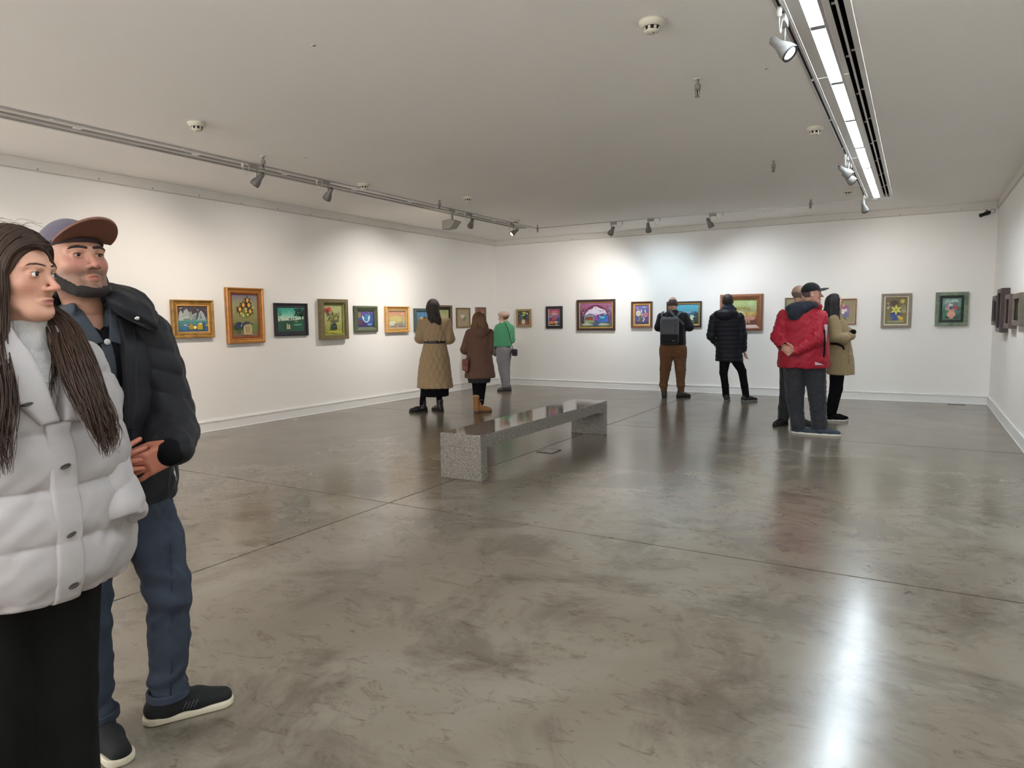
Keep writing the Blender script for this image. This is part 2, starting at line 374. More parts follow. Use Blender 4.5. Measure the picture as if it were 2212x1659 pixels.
flood((TXL, -0.60), None, 'added unseen fill floodlight at the rear end of the long wall track', W_FLOOD*0.9)  # second invented flood, behind the viewer, also only adds light

# ------------------------------------------------------------------ smoke detectors, sprinklers, ceiling dots, security camera
M_PLAST = mat('cream_plastic', 'd6d1bf', 0.45); M_BRASS = mat('dull_metal', '8f8b85', 0.4, metal=0.3)
SM = [((6.494, 3.963), 'large cream smoke detector nearest the viewer on the ceiling'), ((2.56, 3.866), 'cream smoke detector high above the man in the cap'),
      ((2.481, 8.074), 'cream smoke detector above the beige coat visitor, beyond a sprinkler'), ((1.90, 10.38), 'small smoke detector near the end of the long wall track'),
      ((1.93, 6.60), 'smoke detector peeking over the long wall track'), ((7.007, 6.897), 'flat smoke detector left of the glowing strip, halfway along it'),
      ((6.991, 10.499), 'flat smoke detector left of the far end of the glowing strip')]
for (x, y), lab in SM:
    root = empty('smoke_detector', (x, y, H))
    MB().lathe([(0.062, 0), (0.064, -0.008), (0.060, -0.016), (0.05, -0.026), (0.046, -0.03)], 28).build('base', M_PLAST, root)
    MB().lathe([(0.040, -0.030), (0.036, -0.036), (0.034, -0.046)], 28).build('sensor_slot', M_DARK, root)
    for k in range(8):
        a = k*math.pi/4; MB().box(-0.006, 0.006, 0.030, 0.0385, -0.046, -0.030, Matrix.Rotation(a, 4, 'Z')).build('slot_rib', M_PLAST, root)
    MB().lathe([(0.036, -0.046), (0.034, -0.052), (0.022, -0.058), (0.001, -0.06)], 28).build('cap', M_PLAST, root)
    MB().lathe([(0.003, -0.0605), (0.003, -0.058)], 8, Matrix.Translation((0.012, -0.01, 0))).build('indicator', M_DARK, root)
    root.scale = (1.18, 1.18, 1.18)
    tag(root, lab, 'smoke detector', 'smoke detectors on the ceiling')
SP = [((6.455, 5.06), 'nearest hanging sprinkler head in the right half of the ceiling'), ((2.065, 4.967), 'sprinkler head just above the nearest lit spotlight on the long wall track'),
      ((2.005, 8.062), 'sprinkler head just above the big wedge floodlight'), ((1.914, 11.15), 'sprinkler head where the two far tracks meet at the left'),
      ((6.454, 8.069), 'sprinkler head halfway back in the right half of the ceiling'), ((6.458, 11.05), 'sprinkler head overlapping the back track')]
for (x, y), lab in SP:
    root = empty('sprinkler', (x, y, H))
    MB().lathe([(0.020, 0), (0.020, -0.004), (0.009, -0.006)], 16).build('rosette', M_WHITEMETAL, root)
    MB().lathe([(0.0085, -0.003), (0.0085, -0.035)], 12).build('pipe', M_BRASS, root)
    MB().lathe([(0.0085, -0.033), (0.017, -0.036), (0.017, -0.062), (0.010, -0.066), (0.011, -0.070)], 12, smooth=False).build('hex_body', M_BRASS, root)
    b = MB()
    for sx in (-1, 1): b.tube([(0.010*sx, 0, -0.068), (0.012*sx, 0, -0.085), (0.003*sx, 0, -0.100)], 0.003, 6)
    b.build('frame_arm', M_BRASS, root)
    MB().lathe([(0.003, -0.068), (0.003, -0.100)], 8).build('bulb', M_DARK, root)
    MB().lathe([(0.013, -0.100), (0.014, -0.104), (0.003, -0.106)], 16).build('deflector', M_BRASS, root)
    root.scale = (1.35, 1.35, 1.2)
    tag(root, lab, 'sprinkler', 'sprinkler heads')
DOT = [((4.62, 3.20), 'tiny dark hole in the ceiling at the top of the picture'), ((2.37, 5.25), 'tiny ceiling mark right of the nearest track sprinkler'),
       ((6.91, 5.10), 'small slotted ceiling plug beside the near large spotlight'), ((6.97, 9.95), 'small slotted ceiling plug near the corner spotlights'), ((1.95, 10.15), 'tiny ceiling mark near the back left corner')]
for (x, y), lab in DOT:
    root = empty('ceiling_plug', (x, y, H))
    MB().lathe([(0.016, 0), (0.015, -0.003), (0.008, -0.004)], 14).build('ring', M_TRIM, root)
    MB().lathe([(0.0075, -0.0045), (0.001, -0.005)], 10).build('hole', M_DARK, root)
    tag(root, lab, 'ceiling plug')
def seccam():
    root = empty('security_camera', (8.70, YB-0.022, H-0.09))
    MB().box(-0.03, 0.03, -0.008, 0, -0.06, 0.05).build('mount_plate', M_TRIM, root, bevel=0.003)
    MB().tube([(0, -0.005, -0.03), (0.01, -0.06, -0.06), (0.0, -0.10, -0.085)], 0.008, 8).build('arm', M_BEZEL, root)
    M = axis_matrix((0.03, -0.08, -0.08), (-0.75, -0.5, -0.30))
    MB().lathe([(0.022, -0.01), (0.03, 0.0), (0.032, 0.05), (0.026, 0.055), (0.026, 0.125), (0.030, 0.13), (0.030, 0.145), (0.022, 0.147)], 20, M).build('housing', mat('cctv_black', '191919', 0.4), root)
    MB().lathe([(0.018, 0.1465), (0.001, 0.149)], 16, M).build('lens', mat('cctv_lens', '050507', 0.08), root)
    pts = [(0.03, -0.08, -0.07), (0.07, -0.05, -0.03), (0.11, -0.02, -0.035), (0.10, -0.02, -0.075), (0.085, -0.01, -0.09)]
    MB().tube(pts, 0.003, 6).build('cable', M_BEZEL, root)
    tag(root, 'small black security camera under the cornice in the back right corner', 'camera')
seccam()

# ------------------------------------------------------------------ terrazzo bench and floor boxes
def granite(name, rough):
    m = bpy.data.materials.new(name); m.use_nodes = True; nt = m.node_tree; N = nt.nodes; L = nt.links; b = N['Principled BSDF']
    tc = N.new('ShaderNodeTexCoord')
    v = N.new('ShaderNodeTexVoronoi'); v.inputs['Scale'].default_value = 190; L.new(tc.outputs['Object'], v.inputs['Vector'])
    r = N.new('ShaderNodeValToRGB'); L.new(v.outputs['Color'], r.inputs[0]); r.color_ramp.interpolation = 'CONSTANT'
    st = [(0.0, '4a4640'), (0.18, '6b655d'), (0.45, '79736b'), (0.66, '89827a'), (0.84, 'aaa49b'), (0.95, '3e3b37')]
    set_ramp(r.color_ramp, [(p, lin(c)) for p, c in st])
    t = N.new('ShaderNodeTexNoise'); t.inputs['Scale'].default_value = 60; t.inputs['Detail'].default_value = 5; L.new(tc.outputs['Object'], t.inputs['Vector'])
    x = N.new('ShaderNodeMix'); x.data_type = 'RGBA'; x.blend_type = 'OVERLAY'; x.inputs[0].default_value = 0.45
    L.new(r.outputs[0], x.inputs[6]); L.new(t.outputs[0], x.inputs[7]); L.new(x.outputs[2], b.inputs['Base Color'])
    b.inputs['Roughness'].default_value = rough; b.inputs['Specular IOR Level'].default_value = 0.6
    return m
M_GRAN = granite('grey_granite', 0.42); M_GRANP = granite('grey_granite_polished', 0.06); M_GRANP.node_tree.nodes['Principled BSDF'].inputs['Specular IOR Level'].default_value = 1.0
BX0, BX1, BY0, BY1, BH = 4.215, 4.645, 4.955, 7.785, 0.405
bn = empty('stone_bench', ((BX0+BX1)/2, (BY0+BY1)/2, 0)); hx, hy = (BX1-BX0)/2, (BY1-BY0)/2
MB().box(-hx, hx, -hy, hy, BH-0.118, BH-0.006).build('seat_slab', M_GRAN, bn, bevel=0.004)
MB().box(-hx+0.003, hx-0.003, -hy+0.003, hy-0.003, BH-0.006, BH).build('polished_top', M_GRANP, bn, bevel=0.002)
MB().box(-hx, hx, -hy, -hy+0.105, 0, BH-0.118).build('leg', M_GRAN, bn, bevel=0.004)
MB().box(-hx, hx, hy-0.105, hy, 0, BH-0.118).build('leg', M_GRAN, bn, bevel=0.004)
MB().box(hx-0.07, hx-0.015, hy-0.145, hy-0.105, BH-0.135, BH-0.118).build('fixing_bracket', M_ALU, bn)
tag(bn, 'long grey speckled stone bench with polished top in the middle of the floor', 'bench')
def floor_box(x0, x1, y0, y1, lab):
    r = empty('floor_socket', ((x0+x1)/2, (y0+y1)/2, 0)); a, c = (x1-x0)/2, (y1-y0)/2
    b = MB()
    for q in ((-a, a, -c, -c+0.014), (-a, a, c-0.014, c), (-a, -a+0.014, -c+0.014, c-0.014), (a-0.014, a, -c+0.014, c-0.014)): b.box(*q, 0.0, 0.004)
    b.build('rim', mat('socket_rim', '3a3430', 0.4, metal=0.5), r)
    MB().box(-a+0.017, a-0.017, -c+0.017, c-0.017, 0.0, 0.003).build('lid', mat('socket_lid', '8d857a', 0.3), r)
    MB().box(-0.03, 0.03, -c+0.03, -c+0.05, 0.003, 0.005).build('pull', M_BRASS, r)
    tag(r, lab, 'floor socket')
floor_box(4.43, 4.62, 6.36, 6.58, 'square metal framed floor socket lying beside the stone bench')
floor_box(8.32, 8.54, 12.66, 12.74, 'narrow floor socket beside the baseboard in the back right corner')

# ------------------------------------------------------------------ paintings
M_PAINT = mat('oil_paint', 'ffffff', 0.45, vcol=True, noise=(35, 0.10), bump=(90, 0.25, 0.001), spec=0.4)
def canvas(name, w, h, shapes, parent, y=0.0):
    """flat painted picture: layered polygons with colours of their own; unit coordinates, origin lower left"""
    V, F, Cc = [], [], []; lay = [0]
    def poly(pts, cols):
        lay[0] += 1; b = len(V); yy = y-0.00025*lay[0]
        for p in pts: V.append(((p[0]-0.5)*w, yy, (p[1]-0.5)*h))
        F.append(list(range(b, b+len(pts)))); Cc.append(cols if isinstance(cols, list) else [cols]*len(pts))
    def clampp(p): return (min(1, max(0, p[0])), min(1, max(0, p[1])))
    for s in shapes:
        k = s[0]
        if k == 'bg':                                                   # vertical colour steps, bottom to top
            cs = [lin(c) for c in s[1]]; n = len(cs)-1
            for i in range(n):
                a, b2 = i/n, (i+1)/n
                poly([(0, a), (1, a), (1, b2), (0, b2)], [cs[i], cs[i], cs[i+1], cs[i+1]])
        elif k == 'p': poly([clampp(p) for p in s[1]], lin(s[2]))
        elif k == 'e':
            cx, cy, rx, ry = s[1:5]; rot = s[6] if len(s) > 6 else 0
            pts = []
            for i in range(18):
                t = 2*math.pi*i/18; a, b2 = rx*math.cos(t), ry*math.sin(t)*h/w
                pts.append(clampp((cx+a*math.cos(rot)-b2*math.sin(rot), cy+(a*math.sin(rot)+b2*math.cos(rot))*w/h)))
            poly(pts, lin(s[5]))
        elif k == 'l':
            pts, wd_, c = s[1], s[2], lin(s[3])
            for i in range(len(pts)-1):
                p, q = Vector(pts[i]), Vector(pts[i+1]); d = (q-p); d = Vector((-d.y, d.x)).normalized()*wd_/2
                poly([clampp(p-d), clampp(q-d), clampp(q+d), clampp(p+d)], c)
        elif k == 'star':
            cx, cy, r, n, c = s[1:6]; pts = []
            for i in range(2*n):
                t = math.pi/2+math.pi*i/n; rr = r if i % 2 == 0 else r*0.42
                pts.append(clampp((cx+rr*math.cos(t), cy+rr*math.sin(t)*w/h)))
            # fan triangles keep the star concave
            for i in range(2*n): poly([(cx, cy), pts[i], pts[(i+1) % (2*n)]], lin(c))
    me = bpy.data.meshes.new(name); me.from_pydata(V, [], F); me.update()
    ca = me.color_attributes.new('Col', 'FLOAT_COLOR', 'CORNER')
    flat = [c for f in Cc for c in f]
    ca.data.foreach_set('color', np.array([(*c, 1.0) for c in flat], dtype=np.float32).ravel())
    return link(name, me, M_PAINT, parent)
def moulding(name, w, h, prof, m, parent, bevel=0.0):
    """mitred frame: prof = (inset from outer edge, projection from wall) list"""
    vs, fs = [], []; n = len(prof)
    for a, d in prof:
        x, z = w/2-a, h/2-a
        vs += [(-x, -d, -z), (x, -d, -z), (x, -d, z), (-x, -d, z)]
    for i in range(n-1):
        for k in range(4):
            k2 = (k+1) % 4; fs.append((i*4+k, i*4+k2, (i+1)*4+k2, (i+1)*4+k))
    return MB().add(vs, fs).build(name, m, parent, bevel)
def wood(name, c, rough=0.4, n=0.2, metal=0.0, bumps=(120, 0.3, 0.002)):
    return mat(name, c, rough, metal=metal, noise=(14, n, (1, 1, 1)), bump=bumps)
def picture(wall, u0, u1, z0, z1, label, fm, fw, canvas_shapes, slip=None, slipw=0.02, matte=None, mattew=0.0, depth=0.045, style='flat', tilt=0.0, canvas_name='canvas'):
    w, h = u1-u0, z1-z0; uc, zc = (u0+u1)/2, (z0+z1)/2
    loc, rz = {'L': ((0.0, uc, zc), math.pi/2), 'B': ((uc, YB, zc), 0.0), 'R': ((WD, uc, zc), -math.pi/2)}[wall]
    root = empty('framed_painting', loc, rz)
    D = depth
    if style == 'flat': prof = [(0, 0.002), (0, D*0.9), (0.004, D), (fw-0.006, D), (fw, D-0.006), (fw, D-0.016)]
    elif style == 'scoop': prof = [(0, 0.002), (0, D*0.85), (0.006, D), (fw*0.25, D), (fw*0.45, D*0.72), (fw*0.7, D*0.62), (fw*0.85, D*0.72), (fw, D*0.66), (fw, D*0.45)]
    elif style == 'bevel': prof = [(0, 0.002), (0, D*0.6), (fw*0.18, D), (fw*0.4, D), (fw, D*0.55), (fw, D*0.42)]
    moulding('frame', w, h, prof, fm, root)
    iw, ih = w-2*fw, h-2*fw; dd = D*0.5
    if slip is not None:
        moulding('slip', iw, ih, [(0, dd*0.6), (0, dd*1.25), (slipw*0.5, dd*1.35), (slipw, dd*1.05), (slipw, dd*0.6)], slip, root)
        iw -= 2*slipw; ih -= 2*slipw
    if matte is not None:
        moulding('mat_board', iw, ih, [(0, dd*0.75), (mattew, dd*0.75), (mattew+0.004, dd*0.62)], matte, root)
        iw -= 2*mattew; ih -= 2*mattew
    MB().box(-w/2+0.01, w/2-0.01, -0.004, -0.001, -h/2+0.01, h/2-0.01).build('backing_board', mat('backing', '6b5a45', 0.8), root)
    canvas(canvas_name, iw, ih, canvas_shapes, root, -dd*0.6)
    return tag(root, label, 'painting', 'framed paintings')
GOLD = wood('ornate_gold', '9a7436', 0.38, 0.45, 0.25, (70, 0.9, 0.006)); GOLD2 = wood('warm_gilt', 'b27a3a', 0.35, 0.18, 0.3, (60, 0.2, 0.002)); GILT = wood('bright_gilt', 'd2a25c', 0.3, 0.12, 0.4)
DKBR = wood('dark_brown_wood', '3a2a28', 0.35); BLK = wood('black_brown_wood', '26222a', 0.3); GRN = wood('green_wood', '4f5a41', 0.4, 0.1); OLV = wood('olive_wood', '6f6240', 0.4, 0.18)
TAN = wood('tan_wood', 'a38a5c', 0.45); WAL = wood('walnut_wood', '8a5a3c', 0.35, 0.2); GRY = wood('grey_wood', '857c6e', 0.5, 0.12); MBRN = wood('mid_brown_wood', '7d6248', 0.45); ORN = wood('ornate_green_silver', '6c7a66', 0.4, 0.5, 0.15, (60, 0.9, 0.008))
CREAM = mat('cream_slip', 'd9d3bd', 0.6); MATTE_TAN = mat('mat_tan', 'a59578', 0.9); MATTE_RED = mat('mat_brick', '8a5f54', 0.9); MATTE_DK = mat('mat_dark', '2c2c30', 0.6); MATTE_OL = mat('mat_olive', '9a8f6e', 0.9)
def petals(cx, cy, r, n, c, rr=0.35):
    return [('e', cx+0.6*r*math.cos(2*math.pi*i/n), cy+0.6*r*math.sin(2*math.pi*i/n), r*0.55, r*rr, c, 2*math.pi*i/n) for i in range(n)]
def dots(seed, n, box, r, cs):
    rnd = random.Random(seed); return [('e', rnd.uniform(box[0], box[1]), rnd.uniform(box[2], box[3]), r*rnd.uniform(.6, 1.3), r*rnd.uniform(.6, 1.3), rnd.choice(cs)) for _ in range(n)]
def stems(seed, n, base, box, wdt, cs):
    rnd = random.Random(seed); return [('l', [base, (base[0]+(lambda t: t)(rnd.uniform(-.06, .06)), base[1]+.12), (rnd.uniform(box[0], box[1]), rnd.uniform(box[2], box[3]))], wdt, rnd.choice(cs)) for _ in range(n)]
# --- long wall
picture('L', 4.60, 4.99, 1.34, 1.665, 'small brick red picture half hidden behind the grey haired visitor', MBRN, 0.012,
        [('bg', ['7c3f3c', '8d4640', '9a4a42']), ('p', [(.55, .1), (.62, .1), (.62, .6), (.56, .6)], '2c2622'), ('e', .58, .68, .1, .1, 'd9a089')], depth=0.02)
picture('L', 5.225, 5.80, 1.215, 1.690, 'ornate gold framed painting of pale sails under a night sky', GOLD, 0.058,
        [('bg', ['3b5c86', '4a7a8c', '5a8f8a', '4e4a55', '4a4048', '514a55'])] +
        [('p', [(.03, .45), (.06, .72), (.12, .86), (.2, .68), (.2, .45)], 'aeb4ad'), ('p', [(.14, .5), (.22, .82), (.32, .92), (.42, .7), (.42, .5)], '9fa8a2'), ('p', [(.36, .48), (.42, .8), (.48, .8), (.5, .48)], '8f958e'),
         ('p', [(.42, .46), (.48, .66), (.62, .76), (.66, .7), (.58, .46)], '7f8f8d'), ('p', [(.66, .46), (.72, .72), (.78, .84), (.9, .66), (.95, .46)], 'a5b0ad'), ('p', [(.72, .5), (.78, .76), (.84, .5)], '7c8b8c')] +
        [('l', [(.06, .46), (.25, .58), (.42, .58)], .015, 'd6dccf'), ('l', [(.44, .46), (.5, .64), (.64, .72)], .014, 'd8dac9'), ('l', [(.8, .82), (.88, .7), (.94, .48)], .014, 'd8ddd6'), ('l', [(.04, .44), (.97, .44)], .018, '8fc1b5'),
         ('e', .12, .93, .055, .012, 'e8e6dc', .3), ('e', .68, .86, .035, .014, 'efeadd', -.6)] + dots(3, 16, (.05, .95, .72, .97), .008, ['d9d2c6', 'c59b86']) +
        [('p', [(.36, .08), (.36, .28), (.46, .3), (.6, .1)], 'a0893a'), ('p', [(.64, .08), (.64, .3), (.82, .32), (.82, .08)], 'b39a34'), ('e', .56, .17, .06, .06, 'ead07c'), ('e', .74, .31, .05, .03, 'e8e2c0'),
         ('e', .24, .26, .055, .014, 'f0efe8'), ('e', .33, .2, .05, .012, 'c9c4d8'), ('e', .4, .3, .04, .018, 'd06a58'), ('p', [(.84, .05), (.84, .36), (.9, .4), (.93, .05)], '3d5a86'), ('p', [(.9, .22), (1, .3), (1, .2)], 'b9a23e')],
        slip=GILT, slipw=0.022, depth=0.06, style='scoop')
picture('L', 6.005, 6.60, 1.125, 1.865, 'tall gold framed painting of brown star flowers and a blue long-beaked bird', GOLD2, 0.065,
        [('bg', ['8a6a5c', '6c8a4c', '8f8a5a', '9c9a68', '9a9670', '7d7288'])] + stems(5, 16, (.52, .42), (.2, .9, .48, .72), .012, ['9aa84a', 'b4b45e', '7f9648']) +
        [('p', [(.42, .06), (.40, .24), (.44, .3), (.7, .3), (.74, .24), (.72, .06)], 'c9b585'), ('p', [(.47, .08), (.45, .24), (.69, .24), (.67, .08)], '9d8f6c'), ('e', .57, .05, .22, .02, 'b08a66')] +
        sum([[('star', x, y, .155, 6, '4a2c1a'), ('e', x, y, .055, .055, 'd89a4a'), ('e', x, y, .022, .022, 'e6c66a')] for x, y in ((.6, .86), (.42, .75), (.63, .75), (.27, .65), (.66, .6))], []) +
        [('e', x, y, .032, .032, 'd8d27a') for x, y in ((.78, .69), (.3, .55), (.48, .66), (.38, .5), (.56, .52), (.5, .6))] +
        [('e', .18, .27, .15, .075, '3b4258', .35), ('p', [(.25, .2), (.36, .33), (.5, .35), (.55, .32), (.42, .29), (.32, .17)], '3b4258'), ('e', .52, .335, .09, .022, '3b4258'), ('p', [(.58, .345), (.86, .262), (.57, .315)], '353a4c'),
         ('l', [(.16, .2), (.16, .06)], .022, '2c2f3a'), ('l', [(.22, .2), (.23, .06)], .022, '2c2f3a'), ('p', [(.26, .24), (.32, .32), (.29, .24)], 'c9ccb8')],
        slip=wood('red_gilt', '8f4a2c', 0.35, 0.1, 0.3), slipw=0.025, depth=0.055, style='scoop')
picture('L', 6.795, 7.415, 1.20, 1.672, 'dark framed teal landscape painting with a black tree', BLK, 0.022,
        [('bg', ['1d4a44', '25594c', '3c6a55', 'd6e0c8', '8fd0b8', '4fb09a', '3aa08c'])] +
        [('p', [(0, .42), (.3, .46), (.6, .47), (1, .52), (1, 0), (0, 0)], '2f5a48'), ('e', .75, .28, .17, .05, '4f9a78'), ('l', [(.9, .45), (.9, .6), (.86, .78)], .03, '1c2a26'), ('l', [(.9, .58), (.97, .74)], .02, '1c2a26')] +
        dots(11, 60, (.64, .99, .66, .97), .032, ['1f332d', '27463b', '1a2a26']) + dots(12, 18, (.0, .1, .45, .98), .02, ['2a5a4c', '3f7a66']) +
        [('e', .4, .82, .02, .02, 'e6ead0'), ('e', .42, .53, .05, .03, '2a4238'), ('l', [(.42, .48), (.42, .52)], .012, '2a4238'), ('p', [(.5, .48), (.52, .62), (.54, .48)], '2a4238'), ('e', .6, .54, .035, .025, '2c4a3c'),
         ('p', [(.27, .1), (.29, .34), (.33, .34), (.35, .1)], 'b9b08a'), ('p', [(.35, .1), (.36, .3), (.4, .3), (.42, .1)], 'c9c09a'), ('e', .65, .42, .06, .02, '9ab88a')],
        matte=MATTE_DK, mattew=0.045, depth=0.035)
picture('L', 7.64, 8.21, 1.125, 1.745, 'deep olive framed painting of red poppies in a dark pot', OLV, 0.06,
        [('bg', ['9a9a3c', '98994c', 'a8a86c', 'b0b07a', 'adb07c', 'a6aa74'])] + stems(8, 14, (.52, .36), (.2, .85, .45, .75), .012, ['6f7448', '5d6440', '8a8a5c']) +
        [('e', .17, .8, .11, .09, 'a83a34'), ('e', .28, .84, .11, .09, 'c04a40'), ('e', .22, .78, .05, .06, '86302c')] + dots(9, 40, (.2, .88, .42, .78), .035, ['5c603c', '8a8c64', 'b9b48c', '3f4230', 'a4a070', '6d6a4a']) +
        [('l', [(.42, .9), (.46, .6), (.5, .36)], .014, '5d6440'), ('l', [(.6, .9), (.5, .5)], .01, 'c8a838'), ('p', [(.34, .14), (.37, .3), (.44, .37), (.58, .37), (.65, .3), (.68, .14)], '2c3836'), ('e', .51, .25, .1, .02, '4a5a54'),
         ('p', [(.1, .02), (.16, .12), (.9, .12), (.95, .02)], 'a8a83a'), ('l', [(.16, .11), (.9, .11)], .012, '6f7030')],
        slip=wood('olive_slip', '8a8a48', 0.4), slipw=0.028, depth=0.085)
picture('L', 8.405, 8.955, 1.22, 1.65, 'small green framed painting with a swirling blue shape and white doves', GRN, 0.085,
        [('bg', ['3a3560', '3c4a86', '3f5a9a', '4a4a90', '6a5a80'])] + [('e', .45, .82, .18, .1, '6f4aa0'), ('e', .3, .25, .22, .16, '4a2f6a'), ('e', .75, .16, .16, .08, '5f8ac0'), ('e', .62, .6, .2, .25, '3f86a8'), ('e', .1, .75, .12, .18, '8a7a54'), ('e', .15, .3, .14, .18, '5a3f50')] +
        [('l', [(.28, .7), (.34, .48), (.46, .32), (.58, .3), (.68, .42), (.74, .72)], .055, 'd8e0e6'), ('l', [(.32, .68), (.38, .5)], .05, 'eef0ee'), ('l', [(.72, .7), (.66, .5)], .05, 'eef0ee'), ('e', .52, .32, .05, .05, '9ac4dc'), ('l', [(.5, .98), (.64, .96), (.72, .86)], .03, '9a86c0')],
        depth=0.05, style='bevel')
picture('L', 9.16, 9.78, 1.20, 1.65, 'gold framed painting of a pale bear under a pink sunset', GILT, 0.055,
        [('bg', ['8a8078', '9a8f80', 'b8a87a', 'c8ac74', 'cf9a7a', 'c4907e'])] + [('e', .45, .5, .35, .22, 'c9bd7e'), ('e', .82, .86, .09, .07, 'dfa58a'), ('e', .2, .26, .16, .14, 'cfd0b4'), ('e', .34, .3, .09, .06, 'd2d2b8'), ('p', [(.06, .05), (.08, .22), (.14, .2), (.13, .05)], 'cfd0b4'), ('p', [(.26, .08), (.26, .24), (.34, .12)], 'c4c6aa'),
         ('l', [(.86, .05), (.88, .4)], .03, 'b8bcb0'), ('l', [(.93, .05), (.92, .48)], .025, 'c8c8bc'), ('e', .6, .42, .04, .05, 'd8c8a0'), ('e', .52, .07, .04, .03, 'e4ddcc')] + dots(14, 22, (.4, .95, .02, .22), .022, ['7a7480', 'a0988c', '8c8494']),
        slip=wood('pale_gilt', 'cdb086', 0.35, 0.1, 0.3), slipw=0.03, depth=0.06, style='scoop')
picture('L', 9.95, 10.53, 1.20, 1.62, 'blue-green framed painting of a white bear, partly behind the beige coat', wood('teal_frame', '4d5f58', 0.4), 0.05,
        [('bg', ['3c4440', '46524e', '4a7a9a', '5a90b8', '6aa0c8'])] + [('l', [(x, .45), (x, .95)], .02, '355a78') for x in (.08, .2, .33, .55, .78)] + [('e', .42, .42, .26, .24, 'cdd0c6'), ('e', .26, .3, .12, .16, 'd4d6cc'), ('e', .2, .24, .09, .08, 'd8d9cf')], depth=0.05)
picture('L', 10.56, 11.11, 1.24, 1.685, 'brown framed pale green painting peeking out beside the brown haired visitor', wood('umber_frame', '6e5a40', 0.4), 0.04,
        [('bg', ['a0a878', 'aab07e', 'b4b884', 'a8b07c'])] + dots(21, 18, (.45, .9, .1, .9), .05, ['8fa060', 'c0c090', '9aa870', 'bcb888']), matte=mat('mat_darkolive', '3a3322', 0.8), mattew=0.045, depth=0.05)
picture('L', 11.29, 11.77, 1.25, 1.643, 'small tan matted picture between the two coated women', MBRN, 0.022,
        [('bg', ['8a8a70', '9c9a86', 'b4b0a0'])] + [('e', .45, .7, .3, .2, 'dcd8cf'), ('e', .4, .35, .14, .2, 'c08a80'), ('e', .75, .35, .2, .3, '7a7f64')] + dots(22, 14, (.1, .9, .1, .9), .06, ['d8d4c8', '8a9078', 'b87a70']), matte=MATTE_TAN, mattew=0.10, depth=0.03)
picture('L', 11.985, 12.37, 1.27, 1.662, 'brick red matted picture nearest the corner on the long wall', wood('brick_frame', '8a6a5c', 0.5), 0.02,
        [('bg', ['c8c0ac', 'd0c8b6', 'd4cdbc'])] + dots(23, 10, (.1, .9, .1, .9), .07, ['b8a890', 'd8d0c0', 'a89880']), matte=MATTE_RED, mattew=0.075, depth=0.03)
# --- back wall
picture('B', 0.50, 0.86, 1.24, 1.615, 'small tan framed painting of flowers in a white vase beside the corner', TAN, 0.045,
        [('bg', ['9a5a4c', '8a5548', '3c4a46', '3a4844', '4a5a4c'])] + dots(31, 26, (.1, .9, .45, .92), .07, ['4a6a98', '6f8a4a', 'a8b45a', '2c3a38', '5a7aa8', 'c8a89a']) + [('e', .55, .88, .16, .07, 'c0c85c'), ('e', .5, .72, .14, .06, 'b8c06a'), ('e', .46, .2, .17, .17, 'd0d0c0'), ('p', [(.34, .28), (.32, .38), (.6, .38), (.58, .28)], 'd4d4c4')], depth=0.035)
picture('B', 1.205, 1.585, 1.205, 1.66, 'small black framed pink painting of orange mounds', BLK, 0.055,
        [('bg', ['3c4a3c', '4a4a8a', '54509a', 'a06a8a', 'b85a78', 'b04a6a'])] + [('e', .5, .72, .3, .06, 'c8ac8c'), ('e', .55, .84, .26, .04, 'b89a84'), ('e', .5, .62, .22, .03, '9a98c8'), ('e', .48, .4, .19, .11, 'c8503c'), ('e', .25, .18, .24, .1, 'd8753c'), ('e', .65, .2, .17, .06, 'dcbc84'), ('e', .18, .55, .1, .03, 'b0a8c8'), ('p', [(0, 0), (1, 0), (1, .1), (0, .06)], '4a4a34')] + dots(32, 12, (.6, 1, .02, .45), .035, ['3c4434', 'c8c0a8', '2c3230']),
        slip=CREAM, slipw=0.008, depth=0.03)
